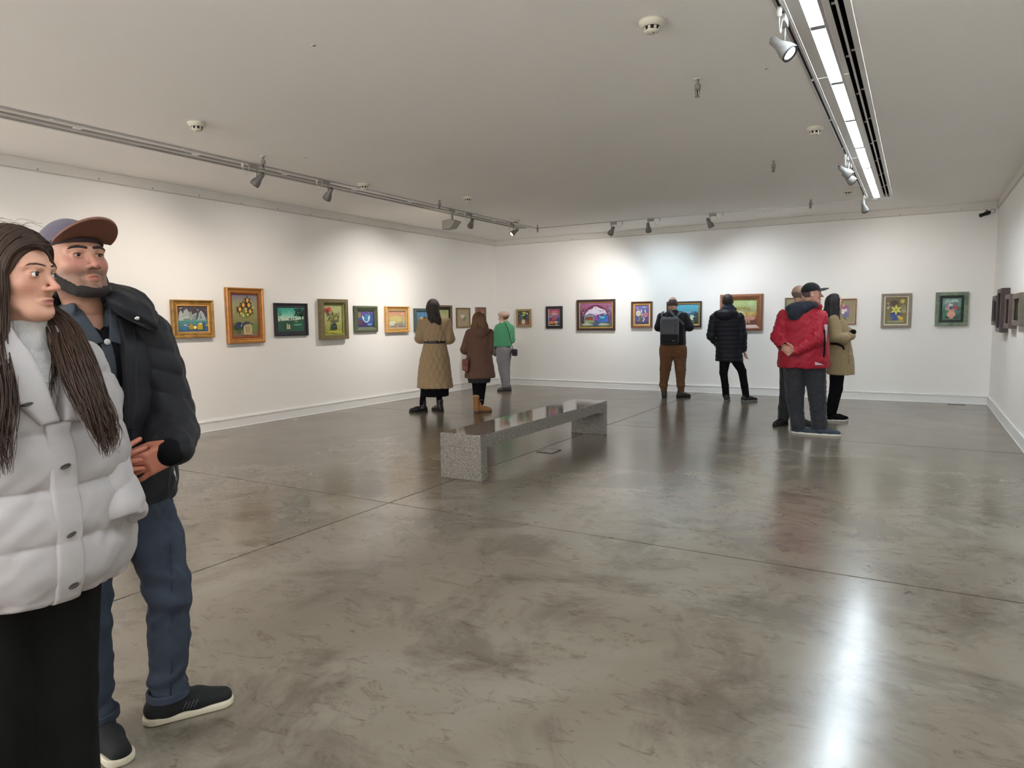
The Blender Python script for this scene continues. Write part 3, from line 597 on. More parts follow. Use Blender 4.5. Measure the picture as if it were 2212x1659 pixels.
picture('B', 1.915, 2.735, 1.16, 1.775, 'wide brown framed purple painting of a domed white arch over a blue pond', DKBR, 0.045,
        [('bg', ['5a6a3c', '4a5a5a', '5a4a7a', '7a4a70', '96587a', 'a0608a'])] +
        [('p', [(.1, .2), (.12, .55), (.2, .75), (.35, .88), (.5, .93), (.65, .88), (.8, .74), (.9, .52), (.95, .2)], '6a3048'), ('p', [(.13, .2), (.15, .52), (.24, .7), (.38, .76), (.44, .84), (.5, .86), (.56, .82), (.66, .76), (.78, .7), (.86, .52), (.9, .2)], 'd4ccdc')] +
        [('p', [(.12, .48), (.3, .56), (.42, .54), (.42, .48), (.86, .6), (.9, .2), (.12, .2)], '5a4a6e'), ('p', [(.13, .2), (.13, .5), (.45, .54), (.45, .2)], '7a8a9a'), ('p', [(.16, .25), (.17, .42), (.4, .44), (.4, .25)], '8a4a34'), ('p', [(.14, .18), (.46, .18), (.44, .28), (.14, .3)], '8a9a6a'), ('p', [(.56, .2), (.6, .46), (.88, .5), (.88, .2)], '3c6ab0'),
         ('p', [(.46, .28), (.48, .52), (.54, .52), (.56, .28)], '9a4a9a'), ('e', .5, .52, .03, .05, 'd89ac0'), ('e', .7, .4, .08, .04, '6ab8c0'), ('e', .77, .53, .02, .02, 'f0f0ee'), ('e', .62, .46, .018, .018, 'f0f0ee'), ('e', .82, .56, .018, .02, 'f0f0ee'), ('e', .24, .66, .018, .018, '2a2530'), ('e', .49, .79, .02, .02, '6a5a60'), ('l', [(.56, .7), (.66, .66), (.76, .66)], .016, '8a7a84'), ('l', [(.65, .7), (.66, .62)], .014, '8a7a84'),
         ('p', [(.02, .1), (.2, .2), (.36, .14), (.48, .1), (.3, .07), (.12, .06)], 'b0b4a4'), ('p', [(.54, .1), (.68, .18), (.84, .15), (.96, .1), (.8, .07), (.64, .06)], 'a8ae9c'), ('p', [(.4, .04), (.44, .2), (.58, .22), (.58, .05)], '4a5a80')] +
        [('l', [(.06, .15), (.05, .5), (.02, .85)], .022, '3a3040'), ('l', [(.06, .4), (.12, .75)], .016, '3a3040'), ('l', [(.95, .15), (.9, .6), (.84, .9)], .022, '6a6070'), ('l', [(.9, .6), (.98, .9)], .016, '7a7080')] + dots(33, 26, (0, .12, .1, .9), .018, ['b06a90', '3a3040', 'c890a8']) + dots(34, 18, (.88, 1, .4, .95), .018, ['c8b8c8', 'a08aa0']),
        slip=GILT, slipw=0.022, depth=0.045)
picture('B', 3.07, 3.49, 1.205, 1.712, 'walnut and gold framed violet flower painting left of the backpack man', wood('walnut_gold', '6e4a34', 0.35), 0.04,
        [('bg', ['4a4a52', '5a5698', '5c5aa8', '6a64ac', '8a80b8'])] + stems(41, 14, (.48, .32), (.15, .85, .5, .9), .02, ['8a94a0', '6a6a70', 'b0a890']) + petals(.25, .58, .16, 8, 'd8d4c4') + [('e', .25, .58, .05, .05, 'c8b06a')] + petals(.8, .5, .14, 7, 'cc8496') + [('e', .8, .5, .05, .05, 'b05a6a'), ('e', .2, .82, .05, .12, 'c890a0', .4), ('e', .48, .7, .05, .1, 'd4ccc0'), ('e', .68, .88, .16, .04, 'a8b0d0'), ('e', .76, .7, .05, .09, 'd0c8d4', .3), ('e', .66, .3, .06, .1, 'c8beb0', .4), ('e', .62, .18, .05, .05, 'd8d4cc'), ('e', .5, .48, .13, .1, 'b8a898'), ('e', .42, .28, .14, .2, '6a6460'), ('l', [(.36, .4), (.3, .2), (.18, .16)], .04, 'a8a088')],
        slip=GILT, slipw=0.032, depth=0.05, style='scoop')
picture('B', 3.77, 4.425, 1.22, 1.695, 'dark framed teal seascape with a white dog behind the backpack man', BLK, 0.022,
        [('bg', ['3c3c34', '46584c', '3f6a70', '3c7484', '5aa0b4', '58aac4', '5ab0cc'])] + [('p', [(0, .5), (.2, .66), (.3, .58), (.45, .64), (.6, .58), (.8, .64), (1, .55), (1, .5)], '4a7088'), ('e', .62, .6, .16, .04, '86b0c4'), ('p', [(.12, .5), (.17, .72), (.22, .5)], '2c4a50'), ('p', [(.2, .5), (.26, .66), (.3, .5)], '2c4a50'),
         ('p', [(.62, .1), (.64, .3), (.72, .36), (.74, .48), (.8, .44), (.86, .42), (.82, .3), (.84, .08), (.79, .08), (.78, .2), (.7, .2), (.68, .1)], 'd4d8bc'), ('e', .82, .15, .18, .05, '6a6a4c')] + dots(35, 16, (.85, 1, .1, .62), .04, ['3a4a3c', '2f3c38', '4a5a48']),
        slip=wood('gold_slip2', '9a8048', 0.4, 0.2, 0.2), slipw=0.035, depth=0.04)
picture('B', 4.76, 5.50, 1.155, 1.80, 'large walnut framed painting of a pink pig under pale palms', WAL, 0.10,
        [('bg', ['6a4a4c', '7a4a40', 'a0684c', 'a89a6c', 'aab888', 'b0c080', 'a8bc78'])] + [('e', .82, .86, .1, .1, 'b8cc9a'), ('e', .16, .78, .03, .012, '6a6a4a'), ('p', [(.3, .36), (.34, .52), (.5, .56), (.62, .48), (.66, .36)], 'd8cc94'), ('l', [(.3, .42), (.62, .44)], .02, '7a6a44'), ('l', [(.5, .45), (.52, .65)], .02, 'b0a060')] +
        [('l', [(.52, .66), (.52+.3*math.cos(t), .62+.14*math.sin(t))], .026, '9a8a48') for t in (0, .5, 1.0, 1.6, 2.2, 2.7, 3.2, -.35, 3.5)] + [('l', [(.8, .48), (.8+.2*math.cos(t), .42+.16*math.sin(t))], .03, 'd0b868') for t in (-2.6, -2.1, -1.6, -1.1, -.5, 0, .5, 2.8)] +
        [('e', .55, .25, .25, .1, 'c89484'), ('e', .84, .27, .12, .085, 'cc9888'), ('e', .34, .24, .07, .06, 'cc9888')] + [('p', [(x, .06), (x-.01, .24), (x+.06, .24), (x+.045, .06)], 'c08c7c') for x in (.38, .46, .66, .74)] + [('e', .3, .32, .03, .03, 'b87c6c')],
        depth=0.06, style='bevel')
picture('B', 5.865, 6.215, 1.26, 1.715, 'pale matted picture mostly hidden behind the bald visitor', wood('grey_brown_frame', '7a6a54', 0.5), 0.02,
        [('bg', ['9a9478', 'a8a288', 'b0aa92'])] + dots(51, 10, (.2, .8, .2, .8), .08, ['8a7a6a', 'c0b8a0']), slip=CREAM, slipw=0.008, matte=MATTE_OL, mattew=0.07, depth=0.03)
picture('B', 6.63, 6.985, 1.25, 1.678, 'olive matted white flower picture behind the long haired woman in the trench coat', WAL, 0.02,
        [('bg', ['6a7090', '74709a', '8a78a0', 'a06a90', '94608a'])] + [('e', .3, .5, .2, .2, 'e4e2d8'), ('e', .1, .62, .16, .14, 'e8e6de'), ('e', .5, .6, .14, .1, 'dcd8d4'), ('e', .66, .62, .1, .12, 'e0dcd6'), ('e', .6, .9, .14, .06, 'b04a8a')], slip=CREAM, slipw=0.006, matte=MATTE_OL, mattew=0.085, depth=0.03)
picture('B', 7.345, 7.77, 1.195, 1.742, 'grey framed painting of yellow lilies in a blue vase', GRY, 0.04,
        [('bg', ['7a7448', '80764c', '7a6844', '756240', '74603e'])] + dots(61, 12, (.08, .3, .55, .85), .045, ['b8b09a', '5a5040', 'a8a08c']) + [('e', .42, .78, .17, .1, '4a4236'), ('e', .82, .58, .14, .14, '8a8468'), ('e', .85, .48, .1, .07, 'a09a80')] +
        [('p', [(.28, .12), (.34, .2), (.22, .3), (.24, .4), (.68, .4), (.72, .3), (.56, .2), (.6, .12)], '3c5090'), ('e', .46, .4, .22, .03, '2c3a70'), ('e', .46, .1, .18, .022, '3c5090'), ('p', [(.1, .06), (.12, .12), (.84, .14), (.86, .06)], '9a9a78')] + [('star', .5, .53, .3, 6, 'd8d868'), ('star', .78, .84, .15, 7, 'd4d05c'), ('e', .5, .53, .06, .06, 'a8a83c'), ('e', .78, .84, .03, .03, 'a8a038')] +
        [('e', .72, .22, .12, .06, 'd8b83c', -.5), ('e', .62, .28, .06, .04, 'd8bc48'), ('l', [(.78, .2), (.84, .06)], .03, 'd0b038'), ('l', [(.7, .16), (.7, .06)], .03, 'd0b038'), ('e', .33, .24, .06, .04, '4a60a0')],
        slip=CREAM, slipw=0.018, depth=0.04)
picture('B', 8.095, 8.525, 1.22, 1.742, 'ornate silver-green framed painting of pastel flowers in a peach vase, rightmost on the back wall', ORN, 0.055,
        [('bg', ['5a6a5c', '4a7a64', '5a8a7a', '6a9a8c', '6a8a8c'])] + [('e', .3, .82, .18, .12, '9ab4a4'), ('e', .66, .86, .2, .08, 'b0c4bc'), ('e', .3, .68, .12, .1, '9a84a0'), ('e', .7, .72, .14, .1, '7a7484'), ('e', .45, .68, .12, .05, 'd8d8cc'), ('e', .3, .54, .14, .1, 'c09aa0'), ('e', .72, .55, .16, .08, 'b04a50'), ('e', .48, .54, .08, .07, '4a5a50'), ('e', .6, .45, .14, .08, 'a07a90'),
         ('e', .5, .26, .23, .14, 'dca48c'), ('p', [(.34, .34), (.38, .46), (.6, .46), (.66, .34)], 'd8a088'), ('p', [(.4, .06), (.42, .16), (.58, .16), (.6, .06)], 'd09a84'), ('e', .2, .12, .16, .05, '3c4a40'), ('e', .8, .12, .14, .08, '44524a')] + dots(62, 20, (.02, .25, .1, .6), .04, ['2f7a54', '3a6a50', '4a8a70']) + dots(63, 14, (.8, .99, .1, .6), .04, ['3a6a5c', '3f4a6a', '4a7a70']),
        slip=mat('black_green_slip', '1c2a20', 0.4), slipw=0.035, depth=0.055)
# --- right wall, seen almost edge-on
RW = [(12.42, 11.92, 1.235, 1.655, 'thin dark framed picture deepest on the right wall', BLK, 0.05), (11.78, 11.32, 1.24, 1.63, 'second dark framed picture from the corner on the right wall', DKBR, 0.085), (11.16, 10.66, 1.16, 1.72, 'tall dark framed picture on the right wall, largest of the row', DKBR, 0.095),
      (10.30, 9.80, 1.225, 1.625, 'brown framed picture with pale canvas fourth from the corner on the right wall', wood('dusty_brown', '5a4a44', 0.5), 0.085), (9.66, 9.02, 1.265, 1.62, 'grey framed green picture cut by the right picture edge', wood('dusty_grey', '6a6258', 0.5), 0.07)]
for k, (a, b2, z0, z1, lab, fm, dep) in enumerate(RW):
    bgc = [['b8b0a0', 'c0b8a8', 'b4ac9c'], ['5a4a40', '8a7a68', '6a5a4c'], ['8a7a54', 'a08c60', '94805a'], ['b8b4ac', 'c4c0b8', 'bcb8b0'], ['6a6a40', '84844c', '9a9a64']][k]
    picture('R', b2, a, z0, z1, lab, fm, 0.06, [('bg', bgc)] + dots(70+k, 14, (.1, .9, .1, .9), .07, bgc), depth=dep)

# ------------------------------------------------------------------ implicit-surface modelling for figures and clothes
F32 = np.float32
class S:
    """signed distance field with a bounding box"""
    def __init__(s, fn, lo, hi): s.fn = fn; s.lo = np.array(lo, float); s.hi = np.array(hi, float)
    def __call__(s, P): return s.fn(P)
def A3(p): return np.array(p, dtype=F32)
def rc(a, b, ra, rb=None):
    a, b = A3(a), A3(b); rb = ra if rb is None else rb; ba = b-a; bb = float(ba@ba)+1e-9
    def fn(P):
        pa = P-a; h = np.clip((pa@ba)/bb, 0, 1)
        return np.sqrt((((pa-h[:, None]*ba))**2).sum(1)) - (ra+(rb-ra)*h)
    m = max(ra, rb); return S(fn, np.minimum(a, b)-m, np.maximum(a, b)+m)
def ell(c, r, R=None):
    c, r = A3(c), A3(r)
    def fn(P):
        q = P-c
        if R is not None: q = q@R
        k1 = np.sqrt(((q/r)**2).sum(1)); k2 = np.sqrt(((q/(r*r))**2).sum(1))+1e-9
        return k1*(k1-1)/k2
    m = float(r.max()); return S(fn, c-m, c+m)
def rbox(c, hs, r=0.01, R=None):
    c, hs = A3(c), A3(hs)
    def fn(P):
        q = P-c
        if R is not None: q = q@R
        q = np.abs(q)-(hs-r)
        return np.sqrt((np.maximum(q, 0)**2).sum(1))+np.minimum(q.max(1), 0)-r
    m = float(np.linalg.norm(hs)); return S(fn, c-m, c+m)
def uni(*fs, k=0.0):
    fs = [f for f in fs if f is not None]
    def fn(P):
        d = fs[0](P)
        for f in fs[1:]:
            e = f(P)
            if k > 0:
                h = np.clip(0.5+0.5*(e-d)/k, 0, 1); d = e*(1-h)+d*h-k*h*(1-h)
            else: d = np.minimum(d, e)
        return d
    return S(fn, np.min([f.lo for f in fs], 0)-k*0.3, np.max([f.hi for f in fs], 0)+k*0.3)
def chain(pts, k=0.0):
    return uni(*[rc(pts[i][:3], pts[i+1][:3], pts[i][3], pts[i+1][3]) for i in range(len(pts)-1)], k=k)
def sub(f, g, k=0.0):
    def fn(P):
        d, e = f(P), -g(P)
        if k > 0:
            h = np.clip(0.5-0.5*(e-d)/k, 0, 1); return e*(1-h)+d*h+k*h*(1-h)
        return np.maximum(d, e)
    return S(fn, f.lo, f.hi)
def inter(f, g, k=0.0):
    def fn(P):
        d, e = f(P), g(P)
        if k > 0:
            h = np.clip(0.5-0.5*(e-d)/k, 0, 1); return e*(1-h)+d*h+k*h*(1-h)
        return np.maximum(d, e)
    return S(fn, np.maximum(f.lo, g.lo), np.minimum(f.hi, g.hi))
def half(n, c):
    """keeps the side where n.p < c"""
    n = A3(n); n = n/np.linalg.norm(n); return S(lambda P: P@n-c, (-9, -9, -9), (9, 9, 9))
def off(f, r): return S(lambda P: f(P)-r, f.lo-abs(r), f.hi+abs(r))
def disp(f, g, m=0.02): return S(lambda P: f(P)+g(P), f.lo-m, f.hi+m)
def xf(f, c=(0, 0, 0), R=None):
    """f modelled about the origin, rotated by R and moved to c"""
    c = A3(c); R = np.eye(3, dtype=F32) if R is None else A3(R)
    cs = np.array([[x, y, z] for x in (f.lo[0], f.hi[0]) for y in (f.lo[1], f.hi[1]) for z in (f.lo[2], f.hi[2])])@R.T.astype(float)+c
    return S(lambda P: f((P-c)@R), cs.min(0), cs.max(0))
def scl(f, s): return S(lambda P: f(P/s)*s, f.lo*s, f.hi*s)
def Rz(a):
    a = math.radians(a); return A3([[math.cos(a), -math.sin(a), 0], [math.sin(a), math.cos(a), 0], [0, 0, 1]])
def Rx(a):
    a = math.radians(a); return A3([[1, 0, 0], [0, math.cos(a), -math.sin(a)], [0, math.sin(a), math.cos(a)]])
def Ry(a):
    a = math.radians(a); return A3([[math.cos(a), 0, math.sin(a)], [0, 1, 0], [-math.sin(a), 0, math.cos(a)]])
def col(rows, r=0.012, p=2.0):
    """upright garment column: rows of (z, cx, cy, rx, ry), smoothly interpolated"""
    rows = sorted(rows); a = np.array(rows, dtype=float); zs = a[:, 0]
    zz = np.linspace(zs[0], zs[-1], 160)
    def smooth(v):
        # monotone-ish cubic through the rows
        m = np.gradient(v, zs) if len(zs) > 2 else np.full(len(zs), (v[-1]-v[0])/(zs[-1]-zs[0]))
        i = np.clip(np.searchsorted(zs, zz)-1, 0, len(zs)-2); h = zs[i+1]-zs[i]; t = (zz-zs[i])/h
        return (2*t**3-3*t**2+1)*v[i]+(t**3-2*t**2+t)*h*m[i]+(-2*t**3+3*t**2)*v[i+1]+(t**3-t**2)*h*m[i+1]
    tab = [smooth(a[:, i]) for i in range(1, 5)]
    def fn(P):
        z = P[:, 2]; cx, cy, rx, ry = [np.interp(z, zz, t) for t in tab]
        x, y = P[:, 0]-cx, P[:, 1]-cy
        if p == 2.0:
            k1 = np.sqrt((x/rx)**2+(y/ry)**2); k2 = np.sqrt((x/rx**2)**2+(y/ry**2)**2)+1e-9; d = k1*(k1-1)/k2
        else:
            k1 = (np.abs(x/rx)**p+np.abs(y/ry)**p)**(1/p); d = (k1-1)*np.minimum(rx, ry)
        e = np.maximum(zs[0]-z, z-zs[-1])
        d = d+r; e = e+r
        return (np.minimum(np.maximum(d, e), 0)+np.sqrt(np.maximum(d, 0)**2+np.maximum(e, 0)**2)-r).astype(F32)
    return S(fn, (float((a[:, 1]-a[:, 3]).min())-.02, float((a[:, 2]-a[:, 4]).min())-.02, zs[0]-.01), (float((a[:, 1]+a[:, 3]).max())+.02, float((a[:, 2]+a[:, 4]).max())+.02, zs[-1]+.01))
_rs = np.random.RandomState(3)
_K = _rs.normal(size=(24, 3)); _K /= np.linalg.norm(_K, axis=1)[:, None]; _PH = _rs.uniform(0, 6.28, 24)
def wr(scale, amp, stretch=(1, 1, 1), seed=0, sharp=False):
    """wrinkle displacement"""
    st = A3(stretch)
    def g(P):
        Q = P*st*(6.283/scale); d = np.zeros(len(P), F32)
        for i in range(5):
            j = (i+seed*5) % 24; d += np.sin(Q@_K[j].astype(F32)*(0.7+0.25*i)+_PH[j])
        d /= 5
        if sharp: d = 1-2*np.sqrt(np.abs(d))
        return (amp*d).astype(F32)
    return g
def sdf_mesh(f, res, pad=None):
    B = 8; pad = 2.5*res
    lo = f.lo-pad; n = np.ceil((f.hi+pad-lo)/res).astype(int)+1; nb = -(-n//B); n = nb*B
    bs = B*res
    bi = np.stack(np.meshgrid(*[np.arange(k) for k in nb], indexing='ij'), -1).reshape(-1, 3)
    bc = (lo+(bi+0.5)*bs-res*0.5).astype(F32)
    dc = np.concatenate([f(bc[i:i+200000]) for i in range(0, len(bc), 200000)])
    keep = np.abs(dc) < bs*0.87*1.5
    D = np.repeat(np.repeat(np.repeat(dc.reshape(nb), B, 0), B, 1), B, 2).astype(F32)
    kb = bi[keep]
    li = np.stack(np.meshgrid(*[np.arange(B)]*3, indexing='ij'), -1).reshape(-1, 3)
    for c0 in range(0, len(kb), 600):
        idx = (kb[c0:c0+600, None, :]*B+li[None]).reshape(-1, 3)
        D[idx[:, 0], idx[:, 1], idx[:, 2]] = f((lo+idx*res).astype(F32))
    # surface nets
    ins = D < 0
    cnt = np.zeros(np.array(D.shape)-1, np.uint8)
    for dx in (0, 1):
        for dy in (0, 1):
            for dz in (0, 1):
                cnt += ins[dx:D.shape[0]-1+dx, dy:D.shape[1]-1+dy, dz:D.shape[2]-1+dz]
    act = np.argwhere((cnt > 0) & (cnt < 8))
    if len(act) == 0: return np.zeros((0, 3)), np.zeros((0, 4), int)
    vid = np.full(cnt.shape, -1, np.int64); vid[act[:, 0], act[:, 1], act[:, 2]] = np.arange(len(act))
    corners = np.array([[dx, dy, dz] for dx in (0, 1) for dy in (0, 1) for dz in (0, 1)])
    cv = np.stack([D[act[:, 0]+c[0], act[:, 1]+c[1], act[:, 2]+c[2]] for c in corners], 1)
    ps = np.zeros((len(act), 3)); w = np.zeros(len(act))
    for i in range(8):
        for j in range(i+1, 8):
            if np.abs(corners[i]-corners[j]).sum() != 1: continue
            a, b = cv[:, i], cv[:, j]; cr = (a < 0) != (b < 0)
            t = np.where(cr, a/np.where(cr, a-b, 1), 0)
            ps += np.where(cr[:, None], corners[i]+t[:, None]*(corners[j]-corners[i]), 0); w += cr
    V = lo+(act+ps/w[:, None])*res
    F = []
    for ax in range(3):
        sl0 = [slice(None)]*3; sl1 = [slice(None)]*3; sl0[ax] = slice(0, -1); sl1[ax] = slice(1, None)
        a, b = ins[tuple(sl0)], ins[tuple(sl1)]
        e = np.argwhere(a != b); u, v = [(1, 2), (2, 0), (0, 1)][ax]
        e = e[(e[:, u] > 0) & (e[:, v] > 0) & (e[:, u] < cnt.shape[u]) & (e[:, v] < cnt.shape[v])]
        q = []
        for du, dv in ((-1, -1), (0, -1), (0, 0), (-1, 0)):
            c = e.copy(); c[:, u] += du; c[:, v] += dv; q.append(vid[c[:, 0], c[:, 1], c[:, 2]])
        q = np.stack(q, 1); flip = ~a[e[:, 0], e[:, 1], e[:, 2]]
        q[flip] = q[flip][:, ::-1]; F.append(q[(q >= 0).all(1)])
    return V, np.concatenate(F)
def to_mesh(name, pieces, vc=None):
    """pieces: list of (V, F); vc: function from positions to linear rgb, or None"""
    V = np.concatenate([p[0] for p in pieces]); b = 0; Fs = []
    for v, f in pieces: Fs.append(f+b); b += len(v)
    F = np.concatenate(Fs)
    me = bpy.data.meshes.new(name); me.vertices.add(len(V)); me.vertices.foreach_set('co', V.astype(F32).ravel())
    me.loops.add(F.size); me.loops.foreach_set('vertex_index', F.astype(np.int32).ravel())
    me.polygons.add(len(F)); me.polygons.foreach_set('loop_start', np.arange(0, F.size, 4, dtype=np.int32)); me.polygons.foreach_set('loop_total', np.full(len(F), 4, np.int32))
    me.update(); me.validate()
    me.polygons.foreach_set('use_smooth', np.ones(len(me.polygons), bool))
    if vc is not None:
        c = vc(V); ca = me.color_attributes.new('Col', 'FLOAT_COLOR', 'POINT')
        ca.data.foreach_set('color', np.concatenate([c, np.ones((len(c), 1))], 1).astype(F32).ravel())
    return me
def solid(name, f, m, parent=None, res=0.01, vc=None):
    return link(name, to_mesh(name, [sdf_mesh(f, res)], vc), m, parent)

# ------------------------------------------------------------------ anatomy
SK = {}
def head_sdf(jaw=1.0, nose=1.0, eyes=True):
    """head facing -y, eye line at z=0, chin near z=-0.115; x grows to the figure's left"""
    fs = [ell((0, .012, .030), (.0735, .094, .086)), ell((0, -.026, -.030), (.062*min(1, .35+.65*jaw), .064, .082)),
          chain([(-.052*jaw, .004, -.052, .024), (-.026*jaw, -.060, -.094, .020), (.026*jaw, -.060, -.094, .020), (.052*jaw, .004, -.052, .024)], 0.01),
          ell((0, -.076, -.100), (.021*jaw, .018, .016)),
          ell((.040, -.050, -.026), (.022, .024, .022)), ell((-.040, -.050, -.026), (.022, .024, .022))]
    h = uni(*fs, k=0.022)
    h = uni(h, chain([(-.046, -.068, .017, .010), (-.018, -.083, .016, .011), (.018, -.083, .016, .011), (.046, -.068, .017, .010)]), k=0.012)
    for s in (-1, 1): h = sub(h, ell((s*.032, -.100, -.002), (.018, .020, .0115)), k=0.010)
    h = uni(h, chain([(0, -.084, .008, .0085*nose), (0, -.0985-.0015*nose, -.018, .0095*nose), (0, -.106-.008*nose, -.034, .0115*nose)]), k=0.010)
    h = uni(h, ell((.0125*nose, -.099, -.038), (.0085*nose, .012, .0075*nose)), ell((-.0125*nose, -.099, -.038), (.0085*nose, .012, .0075*nose)), k=0.006)
    for s in (-1, 1): h = sub(h, ell((s*.0065, -.106, -.0455), (.004, .006, .003)), k=0.003)
    h = uni(h, chain([(-.0235, -.0795, -.0680, .0034), (-.007, -.0920, -.0638, .0055), (.007, -.0920, -.0638, .0055), (.0235, -.0795, -.0680, .0034)]), k=0.006)
    h = uni(h, chain([(-.0205, -.0800, -.0718, .0038), (-.005, -.0910, -.0752, .0064), (.005, -.0910, -.0752, .0064), (.0205, -.0800, -.0718, .0038)]), k=0.006)
    h = sub(h, chain([(-.0255, -.0845, -.0702, .0016), (-.010, -.0960, -.0690, .0022), (.010, -.0960, -.0690, .0022), (.0255, -.0845, -.0702, .0016)]), k=0.0025)
    h = sub(h, chain([(-.012, -.0955, -.086, .003), (.012, -.0955, -.086, .003)]), k=0.010)
    if eyes:
        for s in (-1, 1):                                                # lids around the eyeball opening
            lid = ell((s*.0315, -.0735, -.001), (.0155, .0150, .0140))
            lid = sub(lid, ell((s*.0315, -.0885, -.0015), (.0125, .012, .0048 if jaw > .9 else .0057)), k=0.002)
            h = uni(h, lid, k=0.004)
            h = sub(h, ell((s*.0315, -.0885, -.0015), (.0118, .0125, .0045 if jaw > .9 else .0054)), k=0.0015)
    for s in (-1, 1):
        ear = sub(ell((s*.0765, .012, -.010), (.010, .020, .032), Ry(s*-8)@Rx(-10)), ell((s*.084, .006, -.006), (.007, .011, .019)), k=0.006)
        h = uni(h, ear, k=0.006)
    return h
def head_color(skin, lip, flush=None, stubble=None):
    sk, lp = np.array(lin(skin)), np.array(lin(lip)); fl = np.array(lin(flush)) if flush else sk*np.array([1.0, .86, .82])
    def vc(Q):
        c = np.repeat(sk[None], len(Q), 0)
        x, y, z = Q.T
        def blend(c, col_, w): return c*(1-w[:, None])+col_*w[:, None]
        g = lambda cx, cy, cz, r: np.exp(-(((np.abs(x)-cx)/r[0])**2+((y-cy)/r[1])**2+((z-cz)/r[2])**2))
        c = blend(c, fl, 0.65*g(.04, -.075, -.03, (.022, .04, .022))); c = blend(c, fl, 0.8*g(0, -.115, -.035, (.016, .02, .014)))
        c = blend(c, fl*0.8, 0.5*g(.032, -.09, -.006, (.022, .03, .013)))
        c = blend(c, lp, np.clip(3.2*(g(0, -.093, -.0697, (.0225, .03, .0085))-.32), 0, 1))
        if stubble:
            mo = np.array(lin(stubble)); wm = np.clip(1.5*(g(.018, -.09, -.057, (.018, .03, .0075))+g(.029, -.08, -.075, (.008, .03, .016))+g(0, -.095, -.091, (.008, .03, .008))), 0, 1)*np.clip(1-2.0*g(0, -.093, -.0695, (.0165, .03, .0065)), 0, 1)
            c = blend(c, mo, 0.42*wm)
            st = np.array(lin(stubble)); w = np.clip(((-z-.030)/.02), 0, 1)*np.clip((y+.115)/.01, 0, 1)*np.clip(1-2.2*g(0, -.095, -.069, (.02, .03, .011)), 0, 1)
            w *= np.clip((-.115-z)/-.02+1, 0, 1)
            c = blend(c, st, 0.55*np.clip(w, 0, 1))
        return c
    return vc
M_SKIN = mat('skin', 'c89a80', 0.5, vcol=True, noise=(90, 0.05), bump=(500, 0.12, 0.0006), spec=0.4, sss=0.06)
M_EYEW = mat('eye_white', 'd8d0c8', 0.15); M_PUPIL = mat('pupil', '0c0a09', 0.1)
def eyes(c, R, parent, iris='4a3526', look=(0, 0)):
    """eyeballs with iris and pupil as sub-parts, posed with the head"""
    R4 = Matrix([[float(R[i][j]) for j in range(3)] for i in range(3)]).to_4x4(); T4 = Matrix.Translation([float(v) for v in c]) @ R4
    for s in (-1, 1):
        M = T4 @ Matrix.Translation((s*.0315, -.0735, -.001)) @ Matrix.Rotation(math.radians(look[0]), 4, 'Z') @ Matrix.Rotation(math.radians(look[1]), 4, 'X') @ Matrix.Rotation(math.radians(90), 4, 'X')
        n = 12; prof = [(max(.0130*math.sin(math.pi*i/n), 1e-5), -.0130*math.cos(math.pi*i/n)) for i in range(n+1)]
        e = MB().lathe(prof, 20, M).build('eye', M_EYEW, parent)
        MB().lathe([(.0062, .0115), (.0058, .0126), (.0030, .01335), (1e-5, .0135)], 20, M).build('iris', mat('iris_'+iris, iris, 0.1), e)
        MB().lathe([(.0030, .01332), (.0026, .01352), (1e-5, .0137)], 16, M).build('pupil', M_PUPIL, e)
def hand_sdf(side=1, curl=(20, 25, 20), spread=5, thumb=(0.3, 35), s=1.0):
    """left hand if side=1: wrist at origin, fingers along -z, palm towards +y... thumb towards side*-x"""
    fs = [rbox((0, 0, -.050*s), (.040*s, .0135*s, .045*s), .013*s), rc((0, 0, .015*s), (0, 0, -.02*s), .026*s, .028*s)]
    lens_ = [(.072, -.030), (.082, -.010), (.076, .010), (.060, .029)]
    for i, (ln, x) in enumerate(lens_):
        x *= side; p = np.array([x, 0, -.088]); ang = 0; pts = [(*p*s, .0098*s)]
        sp = math.radians((i-1.5)*spread)*side
        for j, fr in enumerate((.45, .32, .23)):
            ang += math.radians(curl[j]); d = np.array([math.sin(sp)*math.cos(ang), math.sin(ang), -math.cos(ang)])
            p = p+d*ln*fr; pts.append((*p*s, (.0090-.0008*j-.0006*(i == 3))*s))
        fs.append(chain(pts))
    t0 = np.array([-.034*side, .004, -.022]); a = math.radians(thumb[1]); d = np.array([-math.sin(a)*side, thumb[0], -math.cos(a)]); d /= np.linalg.norm(d)
    d2 = d+np.array([.35*side, .15, -.25]); d2 /= np.linalg.norm(d2)
    p1 = t0+d*.038; p2 = p1+d2*.030; p3 = p2+d2*.024
    fs.append(chain([(*t0*s, .0145*s), (*p1*s, .0120*s), (*p2*s, .0105*s), (*p3*s, .0085*s)]))
    return uni(*fs, k=0.008*s)
def aim_R(d, up=(0, 0, 1), roll=0.0):
    """rotation whose -z axis points along d; y axis near up, then rolled about d"""
    z = -np.array(d, float); z /= np.linalg.norm(z); y = np.array(up, float); y -= z*(y@z); y /= np.linalg.norm(y); x = np.cross(y, z)
    R = np.stack([x, y, z], 1)@np.asarray(Rz(roll), float); return A3(R)
